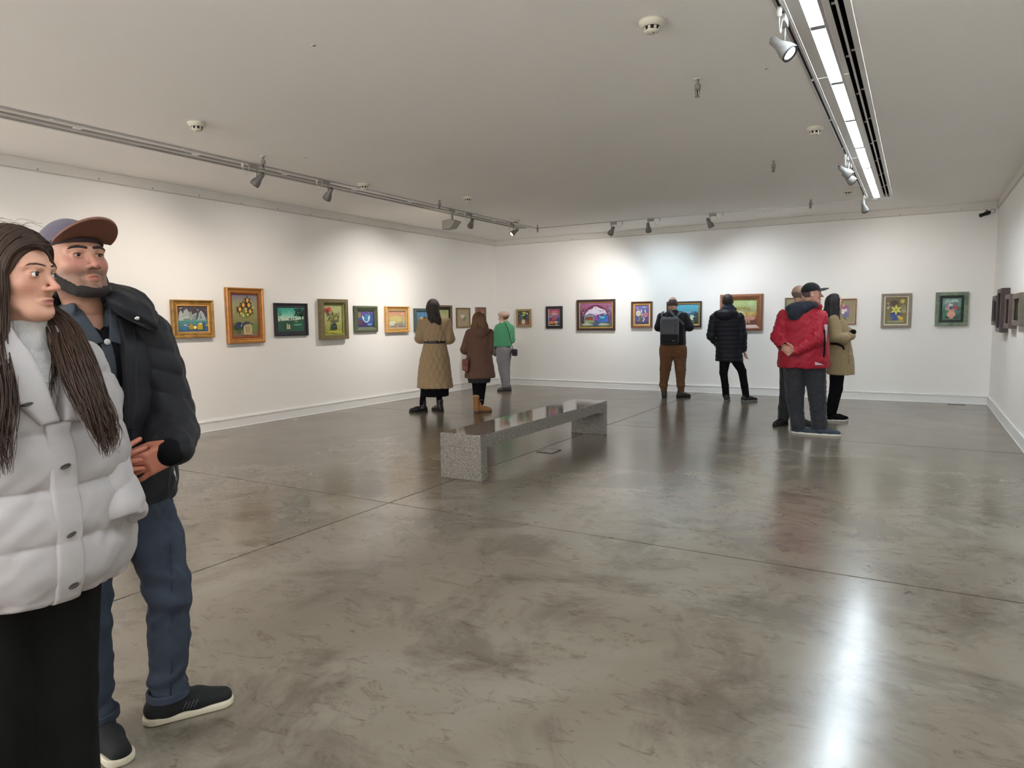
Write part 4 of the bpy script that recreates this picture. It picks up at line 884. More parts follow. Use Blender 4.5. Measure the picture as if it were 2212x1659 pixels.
def shoe(c, yaw, L=.28, w=.045, ankle=.09, top=None, pitch=0):
    """returns (upper, sole) of a shoe; c = ankle ground point, yaw 0 points to -y, 90 to +x"""
    k = L/.28
    up = uni(chain([(0, .058*k, .045, .034), (0, 0, .055, .040), (0, -.08*k, .045, .039), (0, -.165*k, .032, .031)], 0.02), rc((0, .022*k, .05), (0, .026*k, ankle), .042, .044), k=0.03)
    up = S(lambda P, g=up: g(P*A3((.045/w, 1, 1)))*min(1, w/.045), up.lo*np.array((w/.045+.1, 1, 1))-.01, up.hi*np.array((w/.045+.1, 1, 1))+.01)
    up = inter(up, half((0, 0, -1), -0.012), k=0.006)
    out = uni(rc((0, .052*k, 0), (0, -.05*k, 0), w*.88, w*.90), rc((0, -.05*k, 0), (0, -.155*k, 0), w*.90, w*.92))
    def sf(P):
        Q = P.copy(); Q[:, 2] = 0; d = out(Q); e = np.abs(P[:, 2]-.0125)-.0125
        d = d+.004; e = e+.004
        return np.minimum(np.maximum(d, e), 0)+np.sqrt(np.maximum(d, 0)**2+np.maximum(e, 0)**2)-.004
    sole = S(sf, (out.lo[0], out.lo[1], -.002), (out.hi[0], out.hi[1], .027))
    R = Rz(yaw); return xf(up, (c[0], c[1], 0), R), xf(sole, (c[0], c[1], 0), R)
def person(label, base, ang, joints, hd, skin='c89a80', lip='a8655a', hands=(), flush=None, stubble=None, bres=0.019, hres=0.006, jaw=1.0, nose=1.0, slim=1.0, eyes_=True):
    """one continuous body; hd = (centre, yaw, pitch, roll, scale). Joints in the figure's frame (x right in view, y away, z up)."""
    J = joints; s = slim
    b = [chain([(*J['neck'], .050), (*J['chest'], .085*s), (*J['pelvis'], .09*s)], 0.04)]
    for sd in 'LR':
        if 'sh'+sd in J: b.append(chain([(*J['sh'+sd], .036*s), (*J['el'+sd], .034*s), (*J['wr'+sd], .025*s)], 0.02))
        b.append(chain([(*J['hip'+sd], .075*s), (*J['kn'+sd], .050*s), (*J['an'+sd], .034*s)], 0.03))
    if 'shL' in J: b.append(chain([(*J['shL'], .032*s), (*J['chest'], .075*s), (*J['shR'], .032*s)], 0.03))
    body = uni(*b, k=0.025)
    c, yaw, pit, rol, sc = hd
    R = A3(Rz(yaw)@Rx(-pit)@Ry(rol))
    hs = head_sdf(jaw=jaw, nose=nose, eyes=eyes_); hs = S(lambda P, g=hs: g(P/sc)*sc, hs.lo*sc, hs.hi*sc)
    nb = A3(J['neck'])
    head = uni(xf(hs, c, R), rc(tuple(A3(c)+R@A3((0, .022, -.075))*sc), tuple(nb), .050*sc, .054), k=0.03)
    pieces = [sdf_mesh(body, bres), sdf_mesh(head, hres)]
    for (hp, hR, kw) in hands:
        pieces.append(sdf_mesh(xf(hand_sdf(**kw), hp, hR), min(hres, .005)))
    hc = head_color(skin, lip, flush, stubble); hp_ = flush and np.array(lin(flush))
    skl = np.array(lin(skin))
    def vc(V):
        Q = ((V-np.array(c, float))@np.asarray(R, float))/sc
        o_ = np.repeat(skl[None], len(V), 0); near = (np.abs(Q) < .16).all(1); o_[near] = hc(Q[near])
        far = V[:, 2] < c[2]-.30; o_[far] = skl*np.array([1.0, .68, .62]) if flush is not None else skl
        return o_
    me = to_mesh('person', pieces, vc)
    o = link('person', me, M_SKIN); o.location = (base[0], base[1], 0); o.rotation_euler = (0, 0, math.radians(ang))
    return tag(o, label, 'person'), R
def fabric(name, c, rough=0.85, fine=900, st=0.25, n=0.06, sheen=0.15, coarse=None):
    return mat(name, c, rough, noise=(30, n), bump=(fine, st, 0.0015), sheen=sheen, spec=0.25)
def local_thing(name, base, ang, label, cat):
    o = empty(name, (base[0], base[1], 0), math.radians(ang)); return tag(o, label, cat)
def quilt(axis, w, h, amp):
    """diamond stitching relief around an upright axis"""
    def g(P):
        u = np.arctan2(P[:, 0]-axis[0], -(P[:, 1]-axis[1]))*0.22
        a = np.abs(np.sin(math.pi*(u/w+P[:, 2]/h))); b = np.abs(np.sin(math.pi*(u/w-P[:, 2]/h)))
        return (amp*(0.5-np.sqrt(np.minimum(a, b)))).astype(F32)
    return g
def bands(h, amp, z0=0.0, tilt=0.0):
    """horizontal down-jacket channels"""
    def g(P): return (amp*(0.55-np.sqrt(np.abs(np.sin(math.pi*(P[:, 2]-z0+tilt*P[:, 0])/h))))).astype(F32)
    return g
def addg(*gs): return lambda P: sum(g(P) for g in gs)
def strands(axis, n, amp, twist=0.0):
    def g(P):
        t = np.arctan2(P[:, 0]-axis[0], P[:, 1]-axis[1])+twist*P[:, 2]
        return (amp*(np.sin(n*t)+0.6*np.sin(2.3*n*t+1.3+8*P[:, 2]))).astype(F32)
    return g
def hair_mat(name, c, rough=0.55):
    m = mat(name, c, rough, noise=(60, 0.35, (1, 1, .06)), bump=(160, 0.6, 0.004, (1, 1, .05)), spec=0.3); return m
M_BLACK = mat('black_cloth', '0c0c0f', 0.9, bump=(900, 0.25, 0.0015), spec=0.15); M_BLACKLEATHER = mat('black_leather', '1c1b1d', 0.38, bump=(200, 0.2, 0.001)); M_RUBBER = mat('dark_rubber', '1a1918', 0.7); M_SOLEW = mat('white_sole', 'cfcabc', 0.6)

# ------------------------------------------------------------------ visitors in the room
def legs(name, f, m, p, res=0.009): return solid(name, f, m, p, res)
def put_shoes(p, specs, mu, ms, name='shoe', res=0.0075, ankle=.09):
    out = []
    for (c, yaw, L, w) in specs:
        u, s = shoe(c, yaw, L, w, ankle)
        o = solid(name, u, mu, p, res); solid('sole', s, ms, o, res); out.append(o)
    return out
def add_brows(p, c, R, sc, m, lift=0.0, thick=.0035, jaw=1.0):
    reg = uni(*[chain([(s*.011, 0, .0165+lift, thick*.95), (s*.030, 0, .0205+lift, thick*1.15), (s*.043, 0, .0190+lift, thick*.8), (s*.053, 0, .0140+lift, thick*.35)]) for s in (-1, 1)])
    def rf(P, g=reg):
        Q = P.copy(); Q[:, 1] = 0; return np.maximum(g(Q), P[:, 1]+.035)
    reg = S(rf, (-.06, -.13, 0), (.06, -.035, .04))
    b = inter(off(head_sdf(eyes=False, jaw=jaw), .0016), reg)
    solid('eyebrows', xf(scl(b, sc), c, R), m, p, 0.0014)

# --- woman in the long beige quilted coat
def beige():
    B, A = (1.37, 8.52), 37.3
    hd = ((.115, 0, 1.60), 205, 0, 0, 1.0)
    J = dict(neck=(.13, 0, 1.45), chest=(.13, 0, 1.28), pelvis=(.12, 0, .92), shL=(-.05, 0, 1.38), elL=(-.10, 0, 1.13), wrL=(0, .22, 1.10), shR=(.315, 0, 1.38), elR=(.36, 0, 1.13), wrR=(.25, .22, 1.08),
             hipL=(.03, 0, .88), knL=(-.03, 0, .48), anL=(-.085, 0, .10), hipR=(.21, 0, .88), knR=(.19, 0, .48), anR=(.178, 0, .10))
    p, R = person('woman seen from behind in a long beige quilted coat with a black belt', B, A, J, hd, hands=[((.0, .24, 1.10), aim_R((.3, .9, .1)), dict(side=1)), ((.24, .24, 1.08), aim_R((-.3, .9, .1)), dict(side=-1))])
    coat = col([(.365, .122, 0, .278, .225), (.55, .115, 0, .258, .20), (.80, .122, 0, .226, .18), (1.0, .128, 0, .180, .145), (1.055, .128, 0, .166, .135), (1.12, .13, 0, .195, .15), (1.28, .132, 0, .205, .155), (1.39, .133, 0, .185, .13), (1.46, .13, 0, .11, .09), (1.52, .125, .0, .07, .068)])
    sl = uni(chain([(-.045, 0, 1.385, .072), (-.092, -.01, 1.13, .080), (.0, .22, 1.10, .060)], .02), chain([(.308, 0, 1.38, .072), (.355, -.01, 1.12, .082), (.25, .22, 1.08, .060)], .02), k=0)
    f = disp(uni(coat, sl, k=0.02), addg(quilt((.125, 0), .105, .20, .013), wr(.16, .005)))
    solid('coat', f, fabric('beige_quilt', 'a18a6a', 0.75), p, 0.0095)
    solid('belt', col([(1.050, .128, 0, .174, .143), (1.092, .129, 0, .178, .147)], r=.004), M_BLACKLEATHER, p, 0.006)
    MB().box(.165, .175, -.152, -.138, 1.045, 1.097).build('belt_loop', M_BLACK, p)
    solid('skirt', disp(col([(.235, .112, 0, .215, .17), (.30, .112, 0, .215, .17), (.42, .115, 0, .225, .18)]), wr(.08, .004, (1, 1, .2))), M_BLACK, p, 0.009)
    solid('tights', uni(chain([(-.03, 0, .48, .055), (-.085, 0, .12, .043)]), chain([(.19, 0, .48, .055), (.178, 0, .12, .043)])), M_BLACK, p, 0.0095)
    hair = uni(ell((.115, -.004, 1.606), (.102, .116, .124)), chain([(.115, -.055, 1.60, .080), (.135, -.085, 1.48, .078), (.175, -.11, 1.40, .058), (.20, -.125, 1.35, .030)], .03), chain([(.06, -.06, 1.58, .05), (.08, -.10, 1.43, .045), (.09, -.13, 1.37, .02)], .02), k=0.04)
    solid('hair', disp(hair, strands((.13, .02), 26, .0022)), hair_mat('dark_brown_hair', '2e241f'), p, 0.006)
    for k, (c, yaw) in enumerate((((-.092, 0), -72), ((.178, .0), -150))):
        u, s = shoe(c, yaw, .285, .05, .16)
        o = solid('boot', u, M_BLACKLEATHER, p, 0.006); solid('sole', s, M_RUBBER, o, 0.006)
        MB().tube([(c[0]-.06+.05*k, c[1]-.045, .12), (c[0]-.075+.05*k, c[1]-.06, .135), (c[0]-.05+.05*k, c[1]-.055, .15)], .003, 6).build('laces', mat('grey_lace', '6d6a66', .8), o)
beige()

# --- woman in the brown hooded coat, with a small bag
def brown():
    B, A = (2.143, 8.743), 33.18
    hd = ((.042, 0, 1.40), 195, 0, 0, .98)
    J = dict(neck=(.045, 0, 1.27), chest=(.045, 0, 1.12), pelvis=(.045, 0, .80), shL=(-.11, 0, 1.20), elL=(-.17, 0, .96), wrL=(-.10, .17, .90), shR=(.195, 0, 1.20), elR=(.185, .0, .955), wrR=(.15, .17, .90),
             hipL=(-.02, 0, .74), knL=(-.015, 0, .42), anL=(-.015, .01, .09), hipR=(.10, 0, .74), knR=(.075, .01, .42), anR=(.05, .03, .09))
    p, R = person('short woman seen from behind in a brown hooded coat and tan boots', B, A, J, hd, hands=[((-.10, .19, .90), aim_R((.2, .9, 0)), dict(side=1)), ((.14, .19, .90), aim_R((-.2, .9, 0)), dict(side=-1))])
    coat = col([(.525, .045, 0, .232, .19), (.65, .042, 0, .218, .185), (.80, .04, 0, .198, .165), (.95, .04, 0, .186, .15), (1.10, .042, 0, .176, .14), (1.20, .043, 0, .166, .125), (1.27, .044, 0, .125, .10), (1.33, .044, 0, .072, .07)])
    sl = uni(chain([(-.105, 0, 1.20, .066), (-.175, -.01, .955, .070), (-.10, .17, .90, .055)], .02), chain([(.195, 0, 1.20, .066), (.188, -.01, .95, .068), (.15, .17, .90, .055)], .02))
    def low(P): return bands(.115, .010, .53)(P)*np.clip((.80-P[:, 2])/.05, 0, 1)
    m = fabric('brown_parka', '644739', 0.7)
    solid('coat', disp(uni(coat, sl, k=.015), addg(low, wr(.12, .005))), m, p, 0.0095)
    solid('hood', disp(uni(ell((.045, -.09, 1.245), (.150, .075, .075)), ell((.045, -.125, 1.19), (.10, .04, .07)), k=.05), wr(.09, .005)), m, p, 0.0095)
    solid('dress', disp(col([(.455, .03, 0, .165, .13), (.56, .035, 0, .18, .14)]), wr(.05, .005, (1, 1, .3))), mat('dark_print', '2b2a2c', .9, noise=(120, .5)), p, 0.0095)
    solid('leggings', uni(chain([(-.012, 0, .55, .075), (-.015, 0, .40, .062), (-.012, .01, .14, .046)]), chain([(.085, 0, .55, .075), (.072, .01, .40, .062), (.05, .03, .14, .046)]), chain([(.03, .01, .50, .06), (.025, .02, .2, .035)]), k=.03), M_BLACK, p, 0.0095)
    hair = uni(ell((.042, -.004, 1.405), (.101, .112, .119)), chain([(.02, -.06, 1.40, .075), (-.01, -.08, 1.28, .070), (-.03, -.09, 1.20, .045)], .03), chain([(.07, -.06, 1.40, .075), (.11, -.075, 1.28, .068), (.14, -.085, 1.21, .04)], .03), k=0.03)
    solid('hair', disp(hair, strands((.042, .02), 24, .0022)), hair_mat('light_brown_hair', '6a4c34'), p, 0.006)
    tan = mat('tan_suede', '9a6a40', 0.9, noise=(40, .15), bump=(400, .3, .002)); fl = mat('fleece', 'b9977a', 1.0, bump=(250, .9, .006))
    for c, yaw in (((-.015, .0), 175), ((.052, .03), 110)):
        u, s = shoe(c, yaw, .24, .048, .22)
        o = solid('boot', u, tan, p, 0.006); solid('sole', s, mat('tan_sole', '5a4636', .8), o, 0.006)
        solid('fleece_cuff', disp(rc((c[0], c[1], .215), (c[0], c[1], .245), .054, .056), wr(.03, .004)), fl, o, 0.006)
        MB().tube([(c[0]-.03, c[1]-.055, .17), (c[0], c[1]-.06, .20), (c[0]+.03, c[1]-.055, .185)], .004, 6).build('bow', fl, o)
    b = local_thing('handbag', B, A, 'small reddish brown leather bag at the hip of the brown coat', 'bag')
    lm = mat('cognac_leather', '6e3220', 0.45, noise=(30, .15))
    solid('bag_body', uni(rbox((-.175, -.13, .735), (.045, .035, .085), .02), rbox((-.150, -.145, .70), (.03, .03, .075), .02), k=.02), lm, b, 0.007)
    solid('flap', rbox((-.165, -.172, .775), (.042, .006, .05), .006), lm, b, 0.005)
    MB().tube([(-.175, -.13, .81), (-.15, -.165, .84), (-.12, -.175, .86)], .006, 8).build('strap', lm, b)
    MB().box(-.21, -.195, -.12, -.10, .66, .80).build('card_edge', mat('cream_card', 'cfc6b4', .8), b)
brown()

# --- woman in the green jumper with a pale beret and mask
def green():
    B, A = (0.884, 11.594), 31.04
    hd = ((.025, 0, 1.445), 250, -4, 0, .95)
    J = dict(neck=(.045, 0, 1.32), chest=(.03, 0, 1.18), pelvis=(.01, 0, .88), shL=(-.09, 0, 1.25), elL=(-.16, .02, 1.05), wrL=(-.17, .05, .86), shR=(.17, .05, 1.25), elR=(.17, .08, 1.0), wrR=(.05, .2, .93),
             hipL=(.0, -.03, .82), knL=(-.01, -.03, .48), anL=(.05, -.02, .10), hipR=(.06, .07, .82), knR=(.05, .08, .48), anR=(.075, .08, .10))
    p, R = person('woman in a green jumper, grey trousers and pale beret facing the far corner', B, A, J, hd, skin='c89a80', hands=[((-.17, .05, .84), aim_R((-.1, .1, -1)), dict(side=1)), ((.04, .22, .92), aim_R((-.3, .9, -.2)), dict(side=-1))])
    g = mat('green_knit', '4a9a6e', 0.9, noise=(60, .18), bump=(160, .8, .006), sheen=.3)
    f = uni(col([(.875, .0, 0, .168, .14), (.95, .0, 0, .178, .15), (1.08, .012, 0, .185, .15), (1.20, .035, 0, .18, .14), (1.29, .045, 0, .14, .11), (1.37, .045, 0, .07, .07)]), chain([(-.085, 0, 1.24, .070), (-.155, .01, 1.05, .078), (-.165, .04, .97, .05)], .02), chain([(.17, .03, 1.23, .070), (.175, .06, 1.0, .07), (.06, .18, .94, .05)], .02), k=.03)
    solid('jumper', disp(f, wr(.10, .006)), g, p, 0.0095)
    solid('cuff', rc((-.165, .04, .965), (-.17, .045, .90), .038), M_BLACK, p, .0095)
    tr = uni(chain([(.0, -.02, .80, .135), (-.015, -.03, .62, .108), (-.012, -.03, .45, .082), (.045, -.02, .11, .068)], .02), chain([(.06, .06, .80, .125), (.055, .07, .5, .088), (.075, .08, .11, .066)], .02), k=.03)
    solid('trousers', disp(tr, wr(.09, .006, (1, 1, .5))), fabric('grey_trousers', '7d7c80', .6), p, 0.0095)
    put_shoes(p, [((.055, -.02), -78, .25, .042), ((.085, .08), -70, .25, .042)], mat('charcoal_shoe', '3c3b3d', .5), M_RUBBER)
    pk = mat('pale_knit', 'cdb3a6', .95, bump=(200, .8, .005))
    solid('beret', disp(uni(ell((.035, 0, 1.505), (.118, .118, .052)), ell((.03, 0, 1.475), (.098, .10, .035)), k=.03), wr(.06, .003)), pk, p, 0.006)
    solid('scarf', disp(uni(rc((.0, -.03, 1.34), (.085, .0, 1.335), .05), rc((.03, .05, 1.335), (.0, .04, 1.335), .055), k=.03), wr(.04, .004)), pk, p, 0.006)
    c, sc = A3(hd[0]), hd[4]
    mk = inter(off(head_sdf(eyes=False), .004), uni(ell((0, -.085, -.066), (.062, .06, .045)), k=0), k=.004)
    solid('face_mask', xf(S(lambda P: mk(P/sc)*sc, mk.lo*sc, mk.hi*sc), c, R), mat('mask_white', 'd4d4d2', .9), p, 0.004)
    MB().tube([tuple(c+R@A3((s_, .0, -.04))) for s_ in (-.074, -.072)] + [tuple(c+R@A3((-.06, -.055, -.05)))], .0018, 6).build('mask_loop', M_BLACK, p)
    solid('hair', xf(inter(off(head_sdf(eyes=False), .008), ell((0, .05, -.01), (.09, .075, .06)), k=.01), c, R), hair_mat('grey_fair_hair', '6a5644'), p, .006)
    b = local_thing('shoulder_bag', B, A, 'black shoulder bag on a long strap hanging behind the green jumper', 'bag')
    lm = mat('black_bag', '17171a', .5)
    solid('bag_body', disp(rbox((.235, .0, .755), (.052, .05, .065), .02), wr(.05, .004)), lm, b, 0.007)
    solid('flap', disp(rbox((.225, -.045, .785), (.05, .012, .04), .01), wr(.05, .003)), lm, b, 0.005)
    MB().tube([(.06, -.12, 1.325), (.10, -.158, 1.22), (.14, -.165, 1.08), (.175, -.12, .92), (.205, -.03, .81)], .006, 8).build('strap', lm, b)
    j = local_thing('folded_jacket', B, A, 'grey jacket draped over the arm of the green jumper visitor', 'jacket')
    solid('jacket_cloth', disp(uni(rbox((-.165, .06, .86), (.03, .05, .12), .025), rbox((-.14, .09, .78), (.035, .05, .10), .025), k=.04), wr(.06, .008)), fabric('grey_jacket', '6a6a66', .8), j, 0.008)
green()

# --- man with the backpack
def backpacker():
    B, A = (4.22, 11.86), 17.07
    hd = ((-.04, 0, 1.635), 180, -6, 0, 1.0)
    J = dict(neck=(-.03, 0, 1.49), chest=(-.03, 0, 1.28), pelvis=(-.03, 0, .92), shL=(-.23, 0, 1.42), elL=(-.275, -.02, 1.23), wrL=(-.12, .24, 1.22), shR=(.165, 0, 1.42), elR=(.245, -.02, 1.23), wrR=(.09, .24, 1.24),
             hipL=(-.13, 0, .85), knL=(-.16, 0, .50), anL=(-.17, .02, .10), hipR=(.09, 0, .85), knR=(.105, 0, .50), anR=(.12, .02, .10))
    p, R = person('balding man seen from behind in a black jumper, brown trousers and grey backpack', B, A, J, hd, skin='b8907c', slim=1.1, hands=[((-.10, .26, 1.22), aim_R((.3, .9, .1)), dict(side=1)), ((.07, .26, 1.24), aim_R((-.3, .9, .1)), dict(side=-1))])
    bk = fabric('black_jumper', '121319', .9)
    f = uni(col([(.925, -.026, 0, .222, .165), (1.0, -.026, 0, .220, .17), (1.15, -.03, 0, .218, .17), (1.30, -.033, 0, .228, .165), (1.41, -.034, 0, .215, .14), (1.48, -.035, 0, .14, .10), (1.535, -.036, 0, .068, .068)]),
            chain([(-.225, 0, 1.41, .078), (-.272, -.02, 1.235, .074), (-.12, .22, 1.22, .052)], .02), chain([(.16, 0, 1.41, .078), (.243, -.02, 1.235, .074), (.09, .22, 1.24, .052)], .02), k=.03)
    solid('jumper', disp(f, wr(.13, .005)), bk, p, 0.0095)
    solid('collar', rc((-.037, 0, 1.51), (-.037, 0, 1.545), .068, .062), fabric('grey_shirt', '6a6670', .8), p, .006)
    cf = lambda x, z: ell((x, 0, z), (.078, .078, .030))
    tr = uni(chain([(-.125, 0, .84, .128), (-.155, 0, .50, .092), (-.183, .01, .23, .070), (-.172, .02, .11, .052)], .02), chain([(.08, 0, .84, .128), (.10, 0, .50, .092), (.112, .01, .23, .070), (.12, .02, .11, .052)], .02), col([(.72, -.028, 0, .22, .15), (.85, -.027, 0, .222, .165), (.93, -.026, 0, .21, .155)]), k=.03)
    tr = uni(tr, cf(-.183, .215), cf(.112, .215), k=.015)
    solid('trousers', disp(tr, addg(wr(.10, .009, (1, 1, 1.6)), wr(.05, .005, (1, 1, 2.2), 1))), fabric('brown_trousers', '67452b', .8), p, 0.0095)
    put_shoes(p, [((-.168, .03), 178, .27, .046), ((.118, .02), 122, .27, .046)], mat('charcoal_boot', '2c2a2a', .6), M_RUBBER, ankle=.11)
    c = A3(hd[0])
    solid('hair', xf(inter(off(head_sdf(eyes=False), .003), uni(ell((0, .055, .004), (.092, .080, .074)), ell((.066, -.005, 0), (.03, .05, .055)), ell((-.066, -.005, 0), (.03, .05, .055)), k=.02), k=.006), c, R), mat('cropped_grey_hair', '5a4f49', .9, noise=(200, .3)), p, .005)
    solid('beard', xf(inter(off(head_sdf(eyes=False), .010), ell((0, -.05, -.085), (.075, .075, .05)), k=.008), c, R), hair_mat('beard_dark', '2a2420'), p, .005)
    b = local_thing('backpack', B, A, 'grey and black backpack on the back of the balding man', 'backpack')
    g, k_ = fabric('grey_canvas', '55565c', .75), fabric('black_canvas', '17171b', .7)
    body = rbox((-.086, -.225, 1.18), (.158, .075, .238), .07)
    top = uni(inter(body, half((0, 0, -1), -1.112), k=.004)); lowp = inter(off(body, -.001), half((0, 0, 1), 1.112), k=.004)
    solid('upper_panel', top, g, b, .007); solid('lower_panel', lowp, k_, b, .007)
    solid('front_pocket', inter(disp(rbox((-.105, -.297, 1.23), (.115, .014, .15), .012), wr(.2, .002)), half((0, 0, -1), -1.118), k=.004), g, b, .006)
    MB().tube([(-.195, -.235, 1.33), (-.18, -.26, 1.385), (-.14, -.262, 1.415), (-.09, -.262, 1.423), (-.03, -.262, 1.415), (.008, -.26, 1.385), (.022, -.235, 1.33)], .006, 8).build('zip', k_, b)
    MB().tube([(-.13, -.20, 1.425), (-.11, -.21, 1.455), (-.06, -.21, 1.455), (-.04, -.20, 1.425)], .009, 8).build('grab_handle', k_, b)
    for pts in ([(-.20, -.16, 1.38), (-.225, -.14, 1.45), (-.20, -.06, 1.50), (-.185, .02, 1.49)], [(.02, -.16, 1.38), (.06, -.14, 1.46), (.10, -.06, 1.50), (.11, .02, 1.485)], [(.02, -.165, 1.39), (-.03, -.14, 1.46), (-.085, -.09, 1.52)], [(.03, -.17, 1.40), (.10, -.165, 1.34), (.15, -.16, 1.28)]):
        q = MB()
        for i in range(len(pts)-1):
            a, e = Vector(pts[i]), Vector(pts[i+1]); w = Vector((0, .0, 0)); d = (e-a).normalized(); sd = d.cross(Vector((0, 1, 0))).normalized()*.019; n = Vector((0, .006, 0))
            q.add([a-sd-n, a+sd-n, a+sd+n, a-sd+n, e-sd-n, e+sd-n, e+sd+n, e-sd+n], [(0, 1, 2, 3), (7, 6, 5, 4), (0, 4, 5, 1), (1, 5, 6, 2), (2, 6, 7, 3), (3, 7, 4, 0)])
        q.build('shoulder_strap', g, b)
    pts = [(-.045+.008*i, -.3005, 1.003+.006*math.sin(i*2.1)+.001*i) for i in range(8)]
    MB().tube(pts, .0022, 5).build('logo_stitch', mat('pale_thread', 'c8c8c8', .7), b)
backpacker()

# --- man in the long navy quilted jacket
def navy():
    B, A = (5.32, 11.76), 12.19
    hd = ((-.178, 0, 1.648), 190, 0, 0, .98)
    J = dict(neck=(-.175, 0, 1.51), chest=(-.18, 0, 1.30), pelvis=(-.14, 0, .90), shL=(-.39, 0, 1.39), elL=(-.425, -.02, 1.08), wrL=(-.33, .12, .95), shR=(0, 0, 1.39), elR=(.06, 0, 1.08), wrR=(.085, .02, .86),
             hipL=(-.2, 0, .82), knL=(-.228, 0, .475), anL=(-.175, .02, .10), hipR=(-.05, 0, .82), knR=(.072, 0, .50), anR=(.138, .02, .10))
    p, R = person('tall man seen from behind in a long navy quilted jacket, weight on one leg', B, A, J, hd, skin='b08a76', hands=[((.095, .02, .85), aim_R((.12, .1, -1), (1, 0, 0)), dict(side=-1))])
    m = fabric('navy_down', '10121d', .55, sheen=.05)
    f = uni(col([(.672, -.136, 0, .222, .155), (.80, -.142, 0, .212, .152), (.95, -.155, 0, .204, .148), (1.12, -.17, 0, .208, .15), (1.30, -.185, 0, .228, .155), (1.40, -.185, 0, .215, .14), (1.48, -.18, 0, .14, .11), (1.56, -.178, 0, .085, .08)]),
            chain([(-.385, 0, 1.385, .078), (-.425, -.02, 1.09, .078), (-.33, .12, .955, .062)], .02), chain([(.01, 0, 1.385, .078), (.058, 0, 1.09, .078), (.078, .02, .87, .062)], .02), k=.015)
    solid('jacket', disp(f, addg(bands(.072, .009), wr(.12, .004))), m, p, 0.0085)
    solid('hood', disp(uni(ell((-.20, -.085, 1.455), (.195, .10, .075)), ell((-.21, -.12, 1.40), (.12, .07, .07)), ell((-.15, .02, 1.52), (.12, .11, .06)), k=.04), addg(wr(.10, .008), bands(.06, .005))), m, p, 0.0095)
    solid('hood_lining', rc((-.19, -.04, 1.545), (-.14, -.03, 1.54), .075), fabric('slate_blue', '2a3348', .8), p, .0095)
    MB().box(-.268, -.262, -.158, -.146, .68, .83).build('back_vent', M_BLACK, p)
    MB().lathe([(.008, 0), (.007, .006), (.001, .007)], 10, axis_matrix((-.352, -.075, 1.055), (0, -1, 0))).build('snap_button', mat('white_snap', 'd8d8d4', .4), p)
    tr = uni(chain([(-.195, 0, .78, .105), (-.225, 0, .475, .064), (-.195, .01, .26, .056), (-.178, .02, .09, .054)], .02), chain([(-.065, 0, .78, .105), (.068, 0, .505, .066), (.11, .01, .26, .057), (.136, .02, .09, .054)], .02), k=.03)
    solid('trousers', disp(tr, wr(.07, .005, (1, 1, 1.5))), M_BLACK, p, 0.0095)
    put_shoes(p, [((-.168, .03), 172, .27, .045), ((.142, .02), 112, .27, .045)], mat('black_trainer', '1b1b1e', .6), mat('grey_sole', '6a6a6c', .6))
    hair = inter(off(head_sdf(eyes=False), .013), uni(ell((0, .035, .035), (.10, .10, .115)), k=.0), k=.015)
    solid('hair', xf(disp(hair, wr(.03, .004)), hd[0], R), hair_mat('dark_grey_hair', '36312e'), p, .006)
navy()

# --- bald man mostly hidden behind the red jacket
def bald():
    B, A = (6.453, 9.44), 8.48
    hd = ((.115, 0, 1.668), 120, 0, 0, 1.0)
    J = dict(neck=(.10, 0, 1.52), chest=(.09, 0, 1.32), pelvis=(.07, 0, .95), shL=(-.08, 0, 1.42), elL=(-.10, 0, 1.15), wrL=(.0, -.15, 1.0), shR=(.27, 0, 1.42), elR=(.30, 0, 1.15), wrR=(.22, -.15, 1.0),
             hipL=(.0, 0, .88), knL=(-.01, 0, .45), anL=(-.045, 0, .10), hipR=(.13, 0, .88), knR=(.115, 0, .45), anR=(.12, 0, .10))
    p, R = person('bald man in dark clothes mostly hidden behind the red jacket', B, A, J, hd, skin='9a7c6c', hands=[((.02, -.17, .99), aim_R((.6, -.3, -.5)), dict(side=1))])
    m = fabric('charcoal_coat', '24262b', .8)
    solid('jacket', disp(uni(col([(.80, .07, 0, .17, .14), (1.1, .08, 0, .18, .14), (1.35, .095, 0, .19, .14), (1.45, .1, 0, .13, .10), (1.53, .1, 0, .07, .07)]), chain([(-.07, 0, 1.41, .06), (-.09, 0, 1.15, .06), (.0, -.14, 1.01, .05)], .02), chain([(.26, 0, 1.41, .06), (.28, 0, 1.15, .06), (.22, -.14, 1.01, .05)], .02), k=.02), wr(.12, .005)), m, p, .01)
    tr = uni(chain([(.0, 0, .86, .115), (-.005, 0, .45, .092), (-.03, 0, .22, .078), (-.045, 0, .10, .070)], .02), chain([(.125, 0, .86, .11), (.115, 0, .45, .085), (.12, 0, .10, .07)], .02), k=.02)
    solid('trousers', disp(tr, wr(.05, .008, (1, 1, 1.6))), fabric('dark_green_grey', '2a2d2f', .8), p, .0095)
    put_shoes(p, [((-.05, -.01), -35, .26, .046), ((.13, .0), 85, .27, .046)], mat('black_walking_shoe', '1a1a1c', .5), M_RUBBER, ankle=.11)
    solid('hair', xf(inter(off(head_sdf(eyes=False), .003), ell((0, .05, -.012), (.092, .085, .062)), k=.006), hd[0], R), mat('stubbly_hair', '6b5c52', .9, noise=(200, .25)), p, .006)
bald()

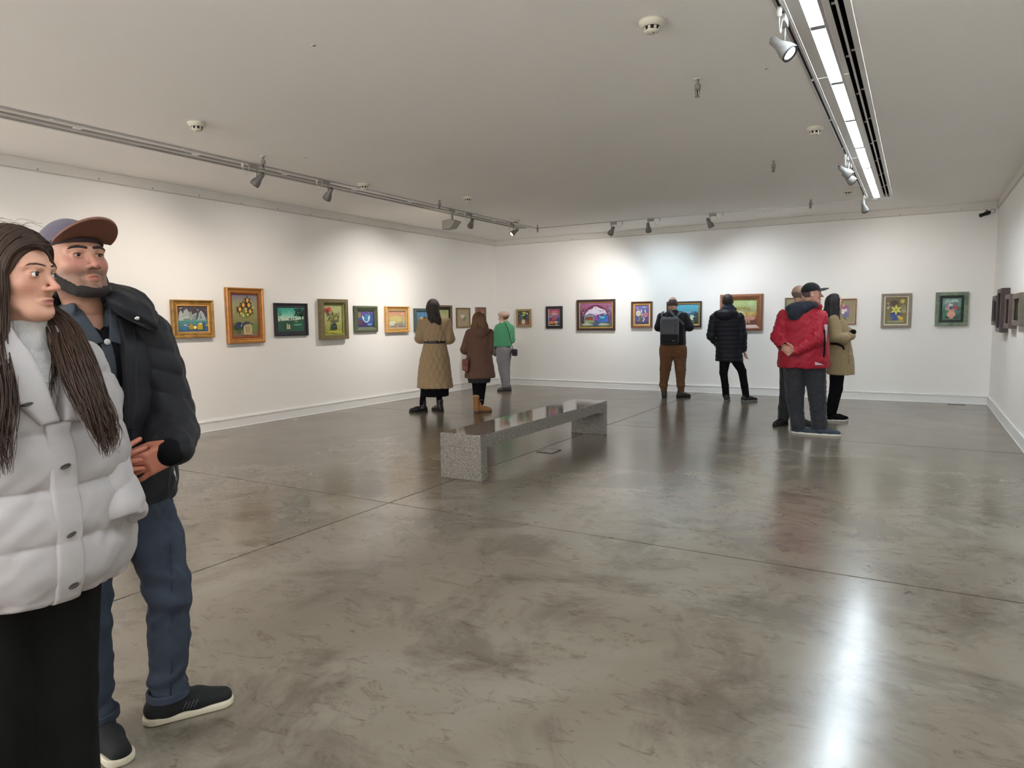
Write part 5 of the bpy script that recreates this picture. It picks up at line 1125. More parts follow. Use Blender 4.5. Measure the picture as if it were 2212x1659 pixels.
# --- man in the red jacket and black cap
def cap(c, R, sc, m, mb, p, brim_l=.085, res=.005, button=True, under=None):
    crown = inter(off(ell((0, .012, .034), (.0755, .096, .088)), .010), half((0, -.12, -1), -.030), k=.004)
    crown = xf(scl(crown, sc), c, R)
    o = solid('cap', crown, m, p, res)
    br = ell((0, -.098, .047), (.078, brim_l, .012)); br = disp(inter(br, half((0, 1, 0), -.055), k=.003), lambda P: (P[:, 0]**2*1.6).astype(F32)*0)
    br = S(lambda P, g=br: g(np.stack([P[:, 0], P[:, 1], P[:, 2]+P[:, 0]**2*3.2+.10*(P[:, 1]+.09)], 1))*.8, br.lo-np.array((0, 0, .03)), br.hi+np.array((0, 0, .02)))
    solid('brim', xf(scl(br, sc), c, R), mb, o, min(res, .004))
    if button: solid('cap_button', xf(ell((0, .012*sc, .134*sc), (.009, .009, .006)), c, R), m, o, .003)
    return o
def red():
    B, A = (6.84, 8.81), 6.61
    hd = ((-.055, 0, 1.655), 100, 2, 0, 1.02)
    J = dict(neck=(-.09, 0, 1.51), chest=(-.13, 0, 1.30), pelvis=(-.12, 0, .90), shL=(-.35, -.02, 1.40), elL=(-.40, -.06, 1.15), wrL=(-.33, -.22, 1.04), shR=(.04, -.05, 1.38), elR=(.02, -.14, 1.13), wrR=(-.22, -.25, 1.0),
             hipL=(-.22, 0, .84), knL=(-.21, 0, .43), anL=(-.155, 0, .10), hipR=(0, 0, .84), knR=(.035, 0, .43), anR=(.065, -.01, .10))
    p, R = person('stout man in a red jacket and black cap with hands clasped behind his back', B, A, J, hd, skin='b98a78', hres=.005, slim=1.05,
                  hands=[((-.335, -.238, 1.035), aim_R((.52, -.34, -.45), (0, -1, 0)), dict(side=1, curl=(25, 30, 20), s=1.0)), ((-.232, -.272, .997), aim_R((-.75, -.10, .30), (0, -1, 0)), dict(side=-1, curl=(22, 30, 22), s=1.0))])
    m = fabric('red_shell', '98182a', .55, sheen=.05)
    body = col([(.795, -.128, 0, .286, .215), (.86, -.128, 0, .288, .218), (1.0, -.13, 0, .278, .215), (1.18, -.135, 0, .262, .20), (1.33, -.14, 0, .248, .185), (1.43, -.13, 0, .205, .155), (1.50, -.105, 0, .145, .12), (1.565, -.085, 0, .095, .095)])
    sl = uni(chain([(-.345, -.02, 1.395, .082), (-.405, -.06, 1.16, .090), (-.345, -.20, 1.05, .062)], .02), chain([(.035, -.06, 1.375, .090), (.015, -.155, 1.14, .092), (-.205, -.24, 1.00, .062)], .02))
    f = uni(sub(body, rc((-.085, 0, 1.53), (-.08, 0, 1.65), .07), k=.01), disp(sl, wr(.07, .008, (1, 1, 1), 3)), k=.004)
    solid('jacket', disp(f, addg(wr(.16, .009), wr(.07, .006, (1, 1, 1.4), 1))), m, p, 0.0078)
    nv = fabric('navy_lining', '20242f', .8)
    hood = uni(ell((-.20, -.125, 1.485), (.135, .085, .075)), ell((-.235, -.165, 1.42), (.075, .05, .075)), ell((-.10, -.10, 1.52), (.12, .06, .05)), k=.04)
    solid('hood', disp(hood, wr(.08, .006)), nv, p, .007)
    solid('collar', sub(ell((-.07, .0, 1.505), (.135, .125, .062)), rc((-.07, 0, 1.45), (-.055, 0, 1.70), .075), k=.01), m, p, .006)
    solid('cuff', uni(rc((-.346, -.198, 1.050), (-.340, -.212, 1.045), .053)), M_BLACK, p, .006); solid('cuff', rc((-.196, -.236, 1.001), (-.210, -.243, .999), .053), M_BLACK, p, .006)
    pts = [(.085, -.205, 1.24), (.092, -.205, 1.15), (.095, -.205, 1.03), (.090, -.208, .93)]
    MB().tube(pts, .010, 8).build('black_zip', M_BLACK, p)
    gw = mat('pale_piping', 'b8aeb0', .6)
    MB().add([(.085, -.18, 1.30), (.118, -.155, 1.30), (.112, -.168, 1.10), (.085, -.19, 1.29), (.118, -.165, 1.29), (.112, -.178, 1.09)], [(0, 1, 2), (5, 4, 3), (0, 3, 4, 1), (1, 4, 5, 2), (2, 5, 3, 0)]).build('side_panel', gw, p)
    MB().add([(.0, -.209, .875), (.0, -.209, .838), (.095, -.165, .838), (.0, -.200, .875), (.0, -.200, .838), (.095, -.155, .838)], [(0, 1, 2), (5, 4, 3), (0, 3, 4, 1), (1, 4, 5, 2), (2, 5, 3, 0)]).build('hem_patch', gw, p)
    tr = uni(chain([(-.215, 0, .80, .132), (-.212, 0, .43, .100), (-.168, 0, .12, .078), (-.160, 0, .06, .080)], .02), chain([(-.01, 0, .80, .132), (.038, -.005, .43, .094), (.066, -.01, .12, .080), (.070, -.01, .06, .082)], .02), k=.006)
    tr = inter(tr, half((0, 0, -1), -.066), k=.005)
    solid('trousers', disp(tr, addg(wr(.12, .010, (1, 1, .7)), wr(.06, .006, (1, 1, 1.6), 1))), fabric('slate_trousers', '2d2e33', .8), p, 0.0095)
    for c, yaw in (((-.150, .01), 74), ((.092, -.03), 86)):
        u, s = shoe(c, yaw, .295, .048, .085)
        o = solid('shoe', u, mat('blue_grey_mesh', '2f3a46', .8, bump=(300, .5, .002)), p, .005); solid('sole', s, M_SOLEW, o, .005)
        for k in range(4):
            a = Matrix.Translation((c[0], c[1], 0)) @ Matrix.Rotation(math.radians(yaw), 4, 'Z')
            MB().tube([a @ Vector((-.040, -.045-.02*k, .052-.004*k)), a @ Vector((0, -.040-.02*k, .087-.009*k)), a @ Vector((.040, -.045-.02*k, .052-.004*k))], .003, 5).build('lace', mat('pale_lace', 'b8bcc0', .8), o)
    cap(hd[0], R, hd[4], fabric('black_cap', '0d0d11', .8), fabric('black_cap', '0d0d11', .8), p, .085, button=False)
    solid('hair', xf(inter(off(head_sdf(eyes=False), .004), ell((0, .055, .0), (.09, .06, .06)), k=.006), hd[0], R), mat('cropped_grey_hair', '4d4540'), p, .005)
    add_brows(p, hd[0], R, hd[4], hair_mat('beard_dark', '2a2420')); eyes(hd[0], R, p)
red()

# --- young woman in the trench coat, arms folded
def trench():
    B, A = (6.90, 10.1), 5.43
    hd = ((.012, 0, 1.562), 88, -3, 0, .97)
    J = dict(neck=(.01, 0, 1.42), chest=(.03, 0, 1.25), pelvis=(.07, 0, .92), shL=(.0, .13, 1.35), elL=(.06, .16, 1.10), wrL=(.20, -.02, 1.17), shR=(.0, -.13, 1.35), elR=(.05, -.17, 1.10), wrR=(.21, -.04, 1.10),
             hipL=(.08, .06, .84), knL=(.07, .06, .42), anL=(.02, .06, .10), hipR=(.07, -.05, .84), knR=(.05, -.05, .42), anR=(-.015, -.05, .10))
    p, R = person('young woman with long dark hair in a beige trench coat, arms folded', B, A, J, hd, skin='c09a88', hres=.005, slim=.9, hands=[((.16, .02, 1.16), aim_R((.2, -.8, -.25)), dict(side=1, curl=(40, 60, 40), s=.85))])
    m = fabric('trench_cloth', '94805f', .8)
    f = uni(col([(.622, .105, 0, .168, .17), (.75, .10, 0, .165, .165), (.95, .085, 0, .150, .155), (1.08, .07, 0, .138, .15), (1.22, .05, 0, .138, .155), (1.34, .02, 0, .125, .155), (1.41, .01, 0, .085, .11), (1.46, .008, 0, .06, .065)]),
            chain([(.0, -.13, 1.345, .068), (.035, -.175, 1.12, .070), (.12, -.17, 1.10, .066), (.215, -.07, 1.135, .055)], .02), chain([(.0, .13, 1.345, .066), (.06, .165, 1.12, .068), (.19, .03, 1.19, .055)], .02), k=.02)
    solid('coat', disp(f, addg(wr(.12, .006), wr(.06, .003, (1, 1, .6), 2))), m, p, 0.0085)
    solid('collar', disp(uni(ell((.05, -.06, 1.37), (.075, .05, .05)), ell((.05, .06, 1.37), (.075, .05, .05)), ell((-.03, 0, 1.40), (.06, .09, .045)), k=.03), wr(.06, .004)), m, p, .007)
    solid('black_jumper', uni(ell((.115, -.0, 1.28), (.045, .06, .10)), rc((.205, -.07, 1.15), (.238, -.085, 1.185), .036)), M_BLACK, p, .007)
    MB().tube([(-.03, -.165, 1.035), (.05, -.168, 1.03), (.12, -.15, 1.00), (.135, -.15, .96)], .013, 8).build('belt', M_BLACK, p)
    MB().tube([(.19, -.13, .98), (.195, -.135, .86), (.20, -.135, .78)], .006, 6).build('belt_end', m, p)
    for k, (x, y, z) in enumerate(((.215, -.10, .90), (.222, -.10, .78), (.16, -.225, 1.14), (.185, -.19, 1.12))):
        MB().lathe([(.010, 0), (.009, .005), (.001, .006)], 12, axis_matrix((x, y, z), (.5, -1, 0))).build('button', mat('horn_button', 'b8a88c', .4), p)
    tr = uni(chain([(.075, .055, .80, .10), (.065, .06, .42, .072), (.02, .06, .10, .052)], .02), chain([(.07, -.05, .80, .10), (.05, -.05, .42, .074), (-.012, -.05, .10, .056)], .02), k=.02)
    solid('trousers', disp(tr, wr(.1, .004)), M_BLACK, p, .0095)
    put_shoes(p, [((.0, -.05), 92, .26, .042), ((.035, .06), 84, .26, .042)], M_BLACK, M_SOLEW, ankle=.12)
    hair = uni(inter(off(head_sdf(eyes=False), .014), ell((0, .045, .04), (.11, .10, .115)), k=.012), k=0)
    hair = uni(xf(hair, hd[0], R), chain([(-.035, -.04, 1.56, .078), (-.045, -.06, 1.44, .080), (-.005, -.11, 1.33, .062), (.03, -.135, 1.25, .035)], .03), chain([(-.03, .04, 1.55, .075), (-.05, .05, 1.42, .07), (-.04, .05, 1.33, .04)], .03), chain([(.03, -.055, 1.60, .035), (.035, -.075, 1.48, .032), (.045, -.11, 1.35, .034), (.06, -.13, 1.27, .02)], .02), k=.03)
    solid('hair', disp(hair, strands((-.02, .0), 24, .002)), hair_mat('near_black_hair', '1d1719'), p, .0055)
    add_brows(p, hd[0], R, hd[4], hair_mat('near_black_hair', '1d1719')); eyes(hd[0], R, p)
trench()

# --- grey haired man half hidden behind the foreground couple
def grey():
    B, A = (1.30, 4.037), 58.39
    hd = ((.0, 0, 1.592), 205, -5, 0, 1.0)
    J = dict(neck=(.0, 0, 1.45), chest=(.0, 0, 1.28), pelvis=(0, 0, .92), shL=(-.19, 0, 1.38), elL=(-.24, 0, 1.10), wrL=(-.18, .15, .95), shR=(.19, 0, 1.38), elR=(.24, 0, 1.10), wrR=(.18, .15, .95),
             hipL=(-.09, 0, .86), knL=(-.10, 0, .46), anL=(-.10, 0, .10), hipR=(.09, 0, .86), knR=(.10, 0, .46), anR=(.10, 0, .10))
    p, R = person('grey haired man peeking out behind the black coat shoulder of the capped man', B, A, J, hd, skin='b88a78', hands=[((-.17, .17, .94), aim_R((.2, .6, -.5)), dict(side=1)), ((.17, .17, .94), aim_R((-.2, .6, -.5)), dict(side=-1))])
    m = fabric('grey_brown_jacket', '4c4745', .8)
    f = uni(col([(.78, 0, 0, .21, .16), (1.0, 0, 0, .205, .155), (1.25, 0, 0, .215, .155), (1.37, 0, 0, .205, .14), (1.44, 0, 0, .13, .10), (1.50, 0, 0, .075, .075)]), chain([(-.185, 0, 1.37, .072), (-.24, -.01, 1.10, .072), (-.18, .14, .96, .055)], .02), chain([(.185, 0, 1.37, .072), (.24, -.01, 1.10, .072), (.18, .14, .96, .055)], .02), k=.02)
    solid('jacket', disp(f, wr(.12, .006)), m, p, .0095)
    solid('shoulder_tab', rbox((.17, -.03, 1.445), (.075, .035, .007), .005, Ry(16)), m, p, .006)
    solid('collar', sub(ell((0, 0, 1.46), (.10, .095, .05)), rc((0, 0, 1.4), (0, 0, 1.6), .07), k=.01), fabric('light_grey_collar', '8a8884', .8), p, .006)
    solid('trousers', disp(uni(chain([(-.09, 0, .84, .115), (-.10, 0, .46, .085), (-.10, 0, .09, .07)]), chain([(.09, 0, .84, .115), (.10, 0, .46, .085), (.10, 0, .09, .07)]), k=.03), wr(.1, .005)), fabric('charcoal_trousers', '2c2c30', .8), p, .01)
    put_shoes(p, [((-.10, .02), 185, .27, .046), ((.10, .02), 170, .27, .046)], mat('black_shoe', '19191b', .4), M_RUBBER)
    hair = inter(off(head_sdf(eyes=False), .008), ell((0, .035, .035), (.10, .10, .11)), k=.01)
    solid('hair', xf(disp(hair, wr(.02, .002)), hd[0], R), mat('salt_pepper_hair', '77706a', .8, noise=(260, .6), bump=(300, .6, .003)), p, .005)
grey()

# ------------------------------------------------------------------ the couple in the foreground
def prism(pts, y0, y1, r=0.0):
    """polygon in the x-z plane extruded along y"""
    pts = np.array(pts, dtype=F32)
    def fn(P):
        x, z = P[:, 0], P[:, 2]; d = np.full(len(P), 1e9, F32); s = np.ones(len(P), F32); n = len(pts)
        for i in range(n):
            j = (i-1) % n; e = pts[j]-pts[i]; wx, wz = x-pts[i][0], z-pts[i][1]
            t = np.clip((wx*e[0]+wz*e[1])/(e@e), 0, 1); d = np.minimum(d, (wx-e[0]*t)**2+(wz-e[1]*t)**2)
            c1, c2, c3 = z >= pts[i][1], z < pts[j][1], e[0]*wz > e[1]*wx
            flip = (c1 & c2 & c3) | (~c1 & ~c2 & ~c3); s = np.where(flip, -s, s)
        q = s*np.sqrt(d); yy = np.maximum(y0-P[:, 1], P[:, 1]-y1)
        return np.maximum(q, yy)-r
    return S(fn, (pts[:, 0].min()-r, y0-r, pts[:, 1].min()-r), (pts[:, 0].max()+r, y1+r, pts[:, 1].max()+r))

def couple_woman():
    B, A = (5.927, 0.941), 64.05
    hc, sc = (-.060, 0, 1.528), .985
    hd = (hc, 52, -1, 0, sc)
    J = dict(neck=(-.05, .02, 1.36), chest=(-.07, .02, 1.20), pelvis=(-.07, .02, .86), shL=(-.24, -.06, 1.28), elL=(-.29, -.10, 1.04), wrL=(-.27, -.16, .92), shR=(.06, .08, 1.28), elR=(.085, .06, 1.06), wrR=(.08, .0, .95),
             hipL=(-.15, -.02, .80), knL=(-.17, -.03, .44), anL=(-.17, -.03, .09), hipR=(-.02, .05, .80), knR=(-.04, .05, .44), anR=(-.05, .05, .09))
    p, R = person('young woman in a white puffer coat with long brown hair, nearest the viewer', B, A, J, hd, skin='bd8e77', lip='9c6058', flush='b57560', hres=.0026, jaw=.84, nose=.82, slim=.9,
                  hands=[((-.27, -.17, .90), aim_R((.1, -.2, -1)), dict(side=-1)), ((.05, .02, .95), aim_R((-1, .1, -.3)), dict(side=1, curl=(50, 60, 40)))])
    eyes(hc, R, p, '2c2320', (6, 2))
    hm = hair_mat('chestnut_hair', '38261c', .5)
    add_brows(p, hc, R, sc, hm, 0.0035, .0022, .84)
    lash = uni(*[chain([(s*.0195, -.0845, .0020, .0010), (s*.0315, -.0890, .0042, .0013), (s*.0435, -.0815, .0015, .0010)]) for s in (-1, 1)])
    solid('eyelashes', xf(scl(lash, sc), hc, R), hm, p, .0010)
    # torso pieces are modelled facing -y about (C0), then turned
    C0, RT = (-.070, .020, 0), Rz(28)
    M = fabric('white_down', 'a39d9b', .55, sheen=.05, n=.03)
    body = col([(.718, 0, 0, .238, .178), (.775, 0, 0, .250, .192), (.88, 0, 0, .258, .200), (1.02, 0, 0, .256, .195), (1.16, 0, 0, .246, .182), (1.27, 0, 0, .228, .158), (1.345, 0, 0, .178, .128), (1.40, 0, .01, .098, .092)], r=.02)
    vneck = prism([(-.055, 1.45), (.055, 1.45), (.006, 1.150), (.002, 1.150)], -.30, -.045)
    def puck(P): return wr(.030, .0045, (1, 1, .45), 2)(P)*(1-np.abs(np.sin(math.pi*(P[:, 2]-.735)/.134)))**1.5
    coat = disp(body, addg(bands(.134, .017, .735), puck, wr(.15, .008), wr(.06, .004, (1, 1, 1.3), 1)))
    coat = sub(coat, vneck, k=.012)
    solid('coat', xf(coat, C0, RT), M, p, .006)
    solid('placket', xf(disp(inter(off(body, .010), prism([(-.045, .712), (.020, .712), (.022, 1.165), (-.040, 1.165)], -.32, 0), k=.008), addg(bands(.134, .005, .735), wr(.05, .002))), C0, RT), M, p, .004)
    for sgn in (1, -1):                                                  # broad soft lapels of the open collar
        pts = [(sgn*.004, 1.165), (sgn*.050, 1.16), (sgn*.115, 1.25), (sgn*.135, 1.345), (sgn*.088, 1.41), (sgn*.052, 1.40)]
        if sgn < 0: pts = pts[::-1]
        lap = inter(off(body, .020), prism(pts, -.32, .02), k=.012)
        solid('lapel', xf(disp(lap, wr(.09, .004)), C0, RT), M, p, .004)
    solid('collar', xf(disp(sub(ell((0, .035, 1.385), (.130, .105, .055)), rc((0, 0, 1.30), (0, -.02, 1.5), .076), k=.01), wr(.05, .004)), C0, RT), M, p, .005)
    slv = chain([(.055, .075, 1.285, .078), (.066, .055, 1.16, .082), (.074, .040, 1.05, .082), (.102, .000, .965, .076), (.128, -.035, .905, .072)], .02)
    def ab(P): return bands(.085, .008, .9, -.5)(P)
    slv = sub(disp(slv, addg(ab, wr(.07, .005))), rc((.142, -.065, .85), (.150, -.095, .80), .058), k=.01)
    solid('sleeve', slv, M, p, .006)
    solid('sleeve', disp(chain([(-.235, -.06, 1.285, .076), (-.285, -.10, 1.05, .082), (-.27, -.15, .93, .07)], .02), ab), M, p, .007)
    solid('pocket_flap', xf(disp(inter(off(body, .012), prism([(.15, 1.055), (.09, 1.145), (.100, 1.15), (.17, 1.075)], -.3, .05), k=.004), wr(.05, .001)), C0, RT), M, p, .004)
    bm = mat('dark_eyelet', '3a332c', .4, metal=.4)
    for x, z in ((-.012, 1.058), (-.010, .888), (-.012, .758)):          # buttonholes with a dark snap
        y = -.196 if z < 1 else -.198
        o = xf(ell((x, y-.012, z), (.013, .010, .0045), Ry(-20)), C0, RT); solid('snap', o, bm, p, .002)
    o = xf(ell((-.075, -.184, 1.215), (.015, .008, .004), Ry(-12)), C0, RT); solid('snap', o, bm, p, .002)
    kn = mat('cream_knit', 'cfcbc8', .95, noise=(50, .06), bump=(240, .9, .005, (1.6, 1.6, .5)), sheen=.2)
    nk = uni(disp(rc((-.048, .012, 1.405), (-.050, .012, 1.345), .055, .058), lambda P: (.0010*np.sin(np.arctan2(P[:, 0]+.048, P[:, 1]-.012)*34)).astype(F32)), rc((-.050, .012, 1.335), (-.055, .012, 1.30), .061, .066), k=.01)
    nk = inter(nk, half((0, 0, 1), 1.418), k=.012)
    solid('roll_neck', nk, kn, p, .003)
    solid('jumper', xf(col([(.95, 0, 0, .19, .12), (1.15, 0, -.015, .17, .125), (1.28, 0, -.015, .14, .115), (1.345, 0, 0, .08, .075)]), C0, RT), kn, p, .007)
    tr = uni(chain([(-.03, .045, .74, .118), (-.045, .045, .40, .105), (-.055, .045, .06, .108)], .02), chain([(-.175, -.03, .74, .118), (-.185, -.04, .40, .105), (-.19, -.04, .06, .108)], .02), k=.04)
    solid('trousers', disp(inter(tr, half((0, 0, -1), -.03), k=.01), wr(.14, .007, (1, 1, .25))), mat('black_wool', '11110f', .95, bump=(700, .3, .002), spec=.15), p, .008)
    put_shoes(p, [((-.055, .03), 25, .25, .042), ((-.19, -.05), 25, .25, .042)], M_BLACKLEATHER, M_RUBBER)
    # hair: shell over the skull open at the face, with bundles of strands over it and long wavy locks
    face_cut = uni(ell((-.010, -.118, -.028), (.078, .098, .096)), ell((-.050, -.075, -.055), (.045, .060, .055)), k=.02)
    shell = sub(inter(off(head_sdf(eyes=False, jaw=.84), .006), uni(ell((0, .03, .03), (.11, .125, .125)), ell((0, .06, -.06), (.10, .07, .10)), k=.03), k=.012), face_cut, k=.008)
    hair_o = solid('hair', xf(scl(shell, sc), hc, R), hm, p, .0038)
    rnd = random.Random(5)
    def catmull(pts, n):
        P = [Vector(q) for q in pts]; P = [P[0]*2-P[1]]+P+[P[-1]*2-P[-2]]; out = []
        for i in range(1, len(P)-2):
            for k in range(n):
                t = k/n; a_, b_, c_, d_ = P[i-1], P[i], P[i+1], P[i+2]
                out.append(0.5*((2*b_)+(c_-a_)*t+(2*a_-5*b_+4*c_-d_)*t*t+(3*b_-a_-3*c_+d_)*t**3))
        return out+[P[-2]]
    def bundle(mb, pts, rads, n, r, wav=.006, taper=.35):
        for _ in range(n):
            a = rnd.uniform(0, 6.28); q = math.sqrt(rnd.random()); ph = rnd.uniform(0, 6.28); cut = rnd.uniform(.66, 1.0); ee = rnd.uniform(.75, 1.25)
            c = catmull([(x+q*rr*math.cos(a)*ee, y+q*rr*.75*math.sin(a), z+rnd.uniform(-.006, .006)) for (x, y, z), rr in zip(pts, rads)], 6)
            m_ = max(4, int(len(c)*cut)); c = c[:m_]
            c = [v+Vector((wav*math.sin(ph+i*.42), wav*.6*math.cos(ph*1.7+i*.35), 0))*(i/len(c)) for i, v in enumerate(c)]
            mb.tube(c, [r*(1-.85*max(0, (i/(len(c)-1)-taper)/(1-taper))**1.5) for i in range(len(c))], 4)
    Rm = Matrix([[float(R[i][j]) for j in range(3)] for i in range(3)])
    def hl(x, y, z): return tuple(Vector(hc)+Rm @ (Vector((x, y, z))*sc))
    mbh = MB()
    for side in (-1, 1):                                                 # combed from the parting over the skull to behind the ears
        for _ in range(280):
            y0 = rnd.uniform(-.0905, .080); e = rnd.uniform(.0, .008); pts = []; yt = -.008+.55*(y0+.085)
            for i in range(9):
                t = i/8; th = min(t/.68, 1.0)*1.5708
                yy = y0+(yt-y0)*t**1.6
                rz_ = .0900+e; rx_ = .0815+e; kk = math.sqrt(max(.05, 1-((yy-.012)/(.106+e))**2))
                pts.append(hl(side*rx_*math.sin(th)*kk, yy, .028+rz_*math.cos(th)*kk - max(0, t-.68)/.32*.135))
            mbh.tube(catmull(pts, 3), [.0027]*20+[.0022]*5, 4)
    tag(mbh.build('combed_hair', hm, p), kind='stuff')
    la = MB()
    bundle(la, [hl(-.072, -.022, .045), hl(-.084, -.022, -.040), hl(-.090, -.018, -.110), (-.112, -.125, 1.34), (-.108, -.195, 1.24), (-.110, -.232, 1.14), (-.098, -.236, 1.05)], [.014, .022, .026, .036, .040, .034, .014], 300, .0024)
    bundle(la, [hl(-.080, .030, .020), hl(-.088, .032, -.08), (-.150, -.07, 1.38), (-.150, -.15, 1.28), (-.146, -.215, 1.16), (-.138, -.228, 1.05)], [.028, .034, .04, .042, .038, .016], 210, .0025)
    tag(la.build('hair_lock', hm, p), kind='stuff')
    lb = MB()
    bundle(lb, [hl(.070, .045, .010), hl(.072, .030, -.070), (.030, .000, 1.405), (.046, -.080, 1.345), (.068, -.155, 1.255), (.092, -.182, 1.175), (.108, -.185, 1.115), (.106, -.188, 1.065)], [.024, .028, .030, .034, .036, .034, .026, .009], 310, .0024)
    bundle(lb, [hl(.055, .06, -.03), (.034, .020, 1.42), (.064, -.075, 1.34), (.086, -.150, 1.235), (.112, -.165, 1.16), (.124, -.178, 1.10)], [.02, .022, .024, .026, .022, .008], 120, .0022)
    bundle(lb, [(.01, -.03, 1.36), (.012, -.085, 1.30), (.004, -.135, 1.24), (.012, -.175, 1.18)], [.006, .010, .012, .006], 14, .0014)
    tag(lb.build('hair_lock', hm, p), kind='stuff')
    fly = MB()
    for k in range(9):
        a = rnd.uniform(-1, 1); c = Vector(hc); fly.tube(catmull([c+Vector((-.03+.05*a, .02, .105)), c+Vector((-.01+.06*a, .01, .128+.012*rnd.random())), c+Vector((.03+.05*a, 0, .118+.02*rnd.random()))], 5), .0004, 4)
    tag(fly.build('flyaway_hair', hm, p), kind='stuff')
couple_woman()

def couple_man():
    B, A = (5.62, 1.32), 59.5
    hc, sc = (-.120, .0, 1.604), 1.05
    hd = (hc, 29, 7, -2, sc)
    J = dict(neck=(-.105, .03, 1.45), chest=(-.10, .05, 1.26), pelvis=(-.07, .05, .90), shL=(-.28, .02, 1.36), elL=(-.31, -.02, 1.10), wrL=(-.10, -.19, .965), shR=(.075, .08, 1.36), elR=(.115, .05, 1.10), wrR=(.084, -.165, .982),
             hipL=(-.15, .0, .86), knL=(-.155, -.02, .46), anL=(-.152, .02, .10), hipR=(.03, .06, .86), knR=(.09, .045, .45), anR=(.070, .055, .10))
    p, R = person('bearded man in a cap, open black coat, denim shirt and jeans, hands clasped in front', B, A, J, hd, skin='b0826c', lip='97594f', flush='a8655a', stubble='4a3628', hres=.0025, jaw=1.06, nose=1.0,
                  hands=[((.122, -.160, .994), aim_R((-.9, -.26, -.34), (0, 1, .15)), dict(side=1, curl=(20, 30, 22), spread=16, thumb=(.6, 18))), ((-.118, -.200, .972), aim_R((1, -.06, .17), (0, 1, 0)), dict(side=-1, curl=(12, 14, 10), spread=10, thumb=(-.2, 55)))])
    eyes(hc, R, p, '35241a', (8, 6))
    hm = hair_mat('beard_brown', '2b211b', .7)
    add_brows(p, hc, R, sc, hm, .002, .0042, 1.06)
    lash = uni(*[chain([(s*.0195, -.0845, .0018, .0009), (s*.0315, -.0890, .0040, .0010), (s*.0435, -.0815, .0015, .0008)]) for s in (-1, 1)])
    solid('eyelashes', xf(scl(lash, sc), hc, R), hm, p, .0010)
    hb = head_sdf(eyes=False, jaw=1.06)
    jawp = uni(*[chain([(s*.070, .002, -.020, .011), (s*.068, -.002, -.052, .018), (s*.052, -.040, -.092, .023), (s*.022, -.074, -.110, .022), (0, -.082, -.115, .020)]) for s in (-1, 1)], ell((0, -.02, -.108), (.055, .06, .022)))
    beard = inter(off(hb, .0045), jawp, k=.004)
    solid('beard', xf(scl(disp(beard, wr(.012, .0016)), sc), hc, R), mat('beard_hair', '2a211c', .85, noise=(300, .4), bump=(700, .9, .003)), p, .0026)
    solid('hair', xf(scl(inter(off(hb, .003), uni(ell((.068, .03, -.005), (.03, .045, .05)), ell((-.068, .03, -.005), (.03, .045, .05)), ell((0, .07, -.02), (.08, .05, .06)), k=.02), k=.005), sc), hc, R), mat('shaved_hair', '6a5548', .9, noise=(300, .25)), p, .004)
    # flat-peaked cap: grey crown, leather-brown peak
    crown = inter(off(ell((0, .020, .028), (.0760, .096, .085)), .010), half((0, -.16, -1), -.030), k=.004)
    m1 = fabric('grey_violet_cap', '5c5560', .9)
    o = solid('cap', xf(scl(disp(crown, wr(.08, .002)), sc), hc, R), m1, p, .0035)
    def brim_f(P):
        x, y, z = P.T
        zz = z-(.052-.34*(y+.075)-1.0*x*x)
        k1 = np.sqrt((x/.083)**2+((y+.070)/.108)**2); d = (k1-1)*.083
        d = np.maximum(d, y+.058); e = np.abs(zz)-.0028
        return (np.minimum(np.maximum(d, e), 0)+np.sqrt(np.maximum(d, 0)**2+np.maximum(e, 0)**2)-.0012).astype(F32)
    solid('peak', xf(scl(S(brim_f, (-.09, -.185, .02), (.09, -.05, .10)), sc), hc, R), mat('brown_peak', '6b4334', .6, noise=(80, .08), bump=(500, .3, .001)), o, .0018)
    solid('sweatband', xf(scl(sub(inter(off(ell((0, .012, .032), (.0755, .096, .090)), .007), prism([(-.1, .036), (.1, .036), (.1, .050), (-.1, .050)], -.12, .12), k=.002), off(ell((0, .012, .032), (.0755, .096, .090)), -.002)), sc), hc, R), mat('dark_band', '2c1c1c', .8), o, .003)
    # torso
    C0, RT = (-.098, .05, 0), Rz(25)
    dn = fabric('denim_shirt', '3a3f46', .85, n=.10)
    shirt = col([(.760, 0, 0, .195, .135), (.90, 0, 0, .190, .132), (1.05, 0, 0, .188, .130), (1.20, 0, 0, .198, .134), (1.33, 0, 0, .190, .122), (1.40, 0, .005, .13, .095), (1.455, 0, .015, .078, .075)], r=.015)
    vn = prism([(-.050, 1.50), (.050, 1.50), (.004, 1.345), (-.004, 1.345)], -.3, -.02)
    solid('shirt', xf(disp(sub(shirt, vn, k=.006), addg(wr(.13, .006), wr(.05, .003, (1, 1, .6), 1))), C0, RT), dn, p, .0065)
    solid('undershirt', xf(inter(off(shirt, .001), prism([(-.07, 1.20), (.07, 1.20), (.05, 1.415), (.0, 1.378), (-.05, 1.415)], -.3, .05), k=.004), C0, RT), M_BLACK, p, .004)
    for sgn in (1, -1):
        pts = [(sgn*.008, 1.345), (sgn*.062, 1.33), (sgn*.098, 1.395), (sgn*.078, 1.465), (sgn*.046, 1.462)]
        if sgn < 0: pts = pts[::-1]
        lapc = inter(off(shirt, .010), prism(pts, -.3, .02), k=.004)
        lapc = uni(lapc, ell((sgn*.066, -.03, 1.445), (.014, .045, .030), Ry(sgn*-18)), k=.015)
        solid('shirt_collar', xf(lapc, C0, RT), dn, p, .0035)
    solid('shirt_placket', xf(disp(inter(off(shirt, .0035), prism([(-.018, .77), (.018, .77), (.018, 1.345), (-.018, 1.345)], -.3, 0), k=.002), wr(.07, .002)), C0, RT), dn, p, .004)
    bw = mat('pearl_button', 'b9b6b2', .3)
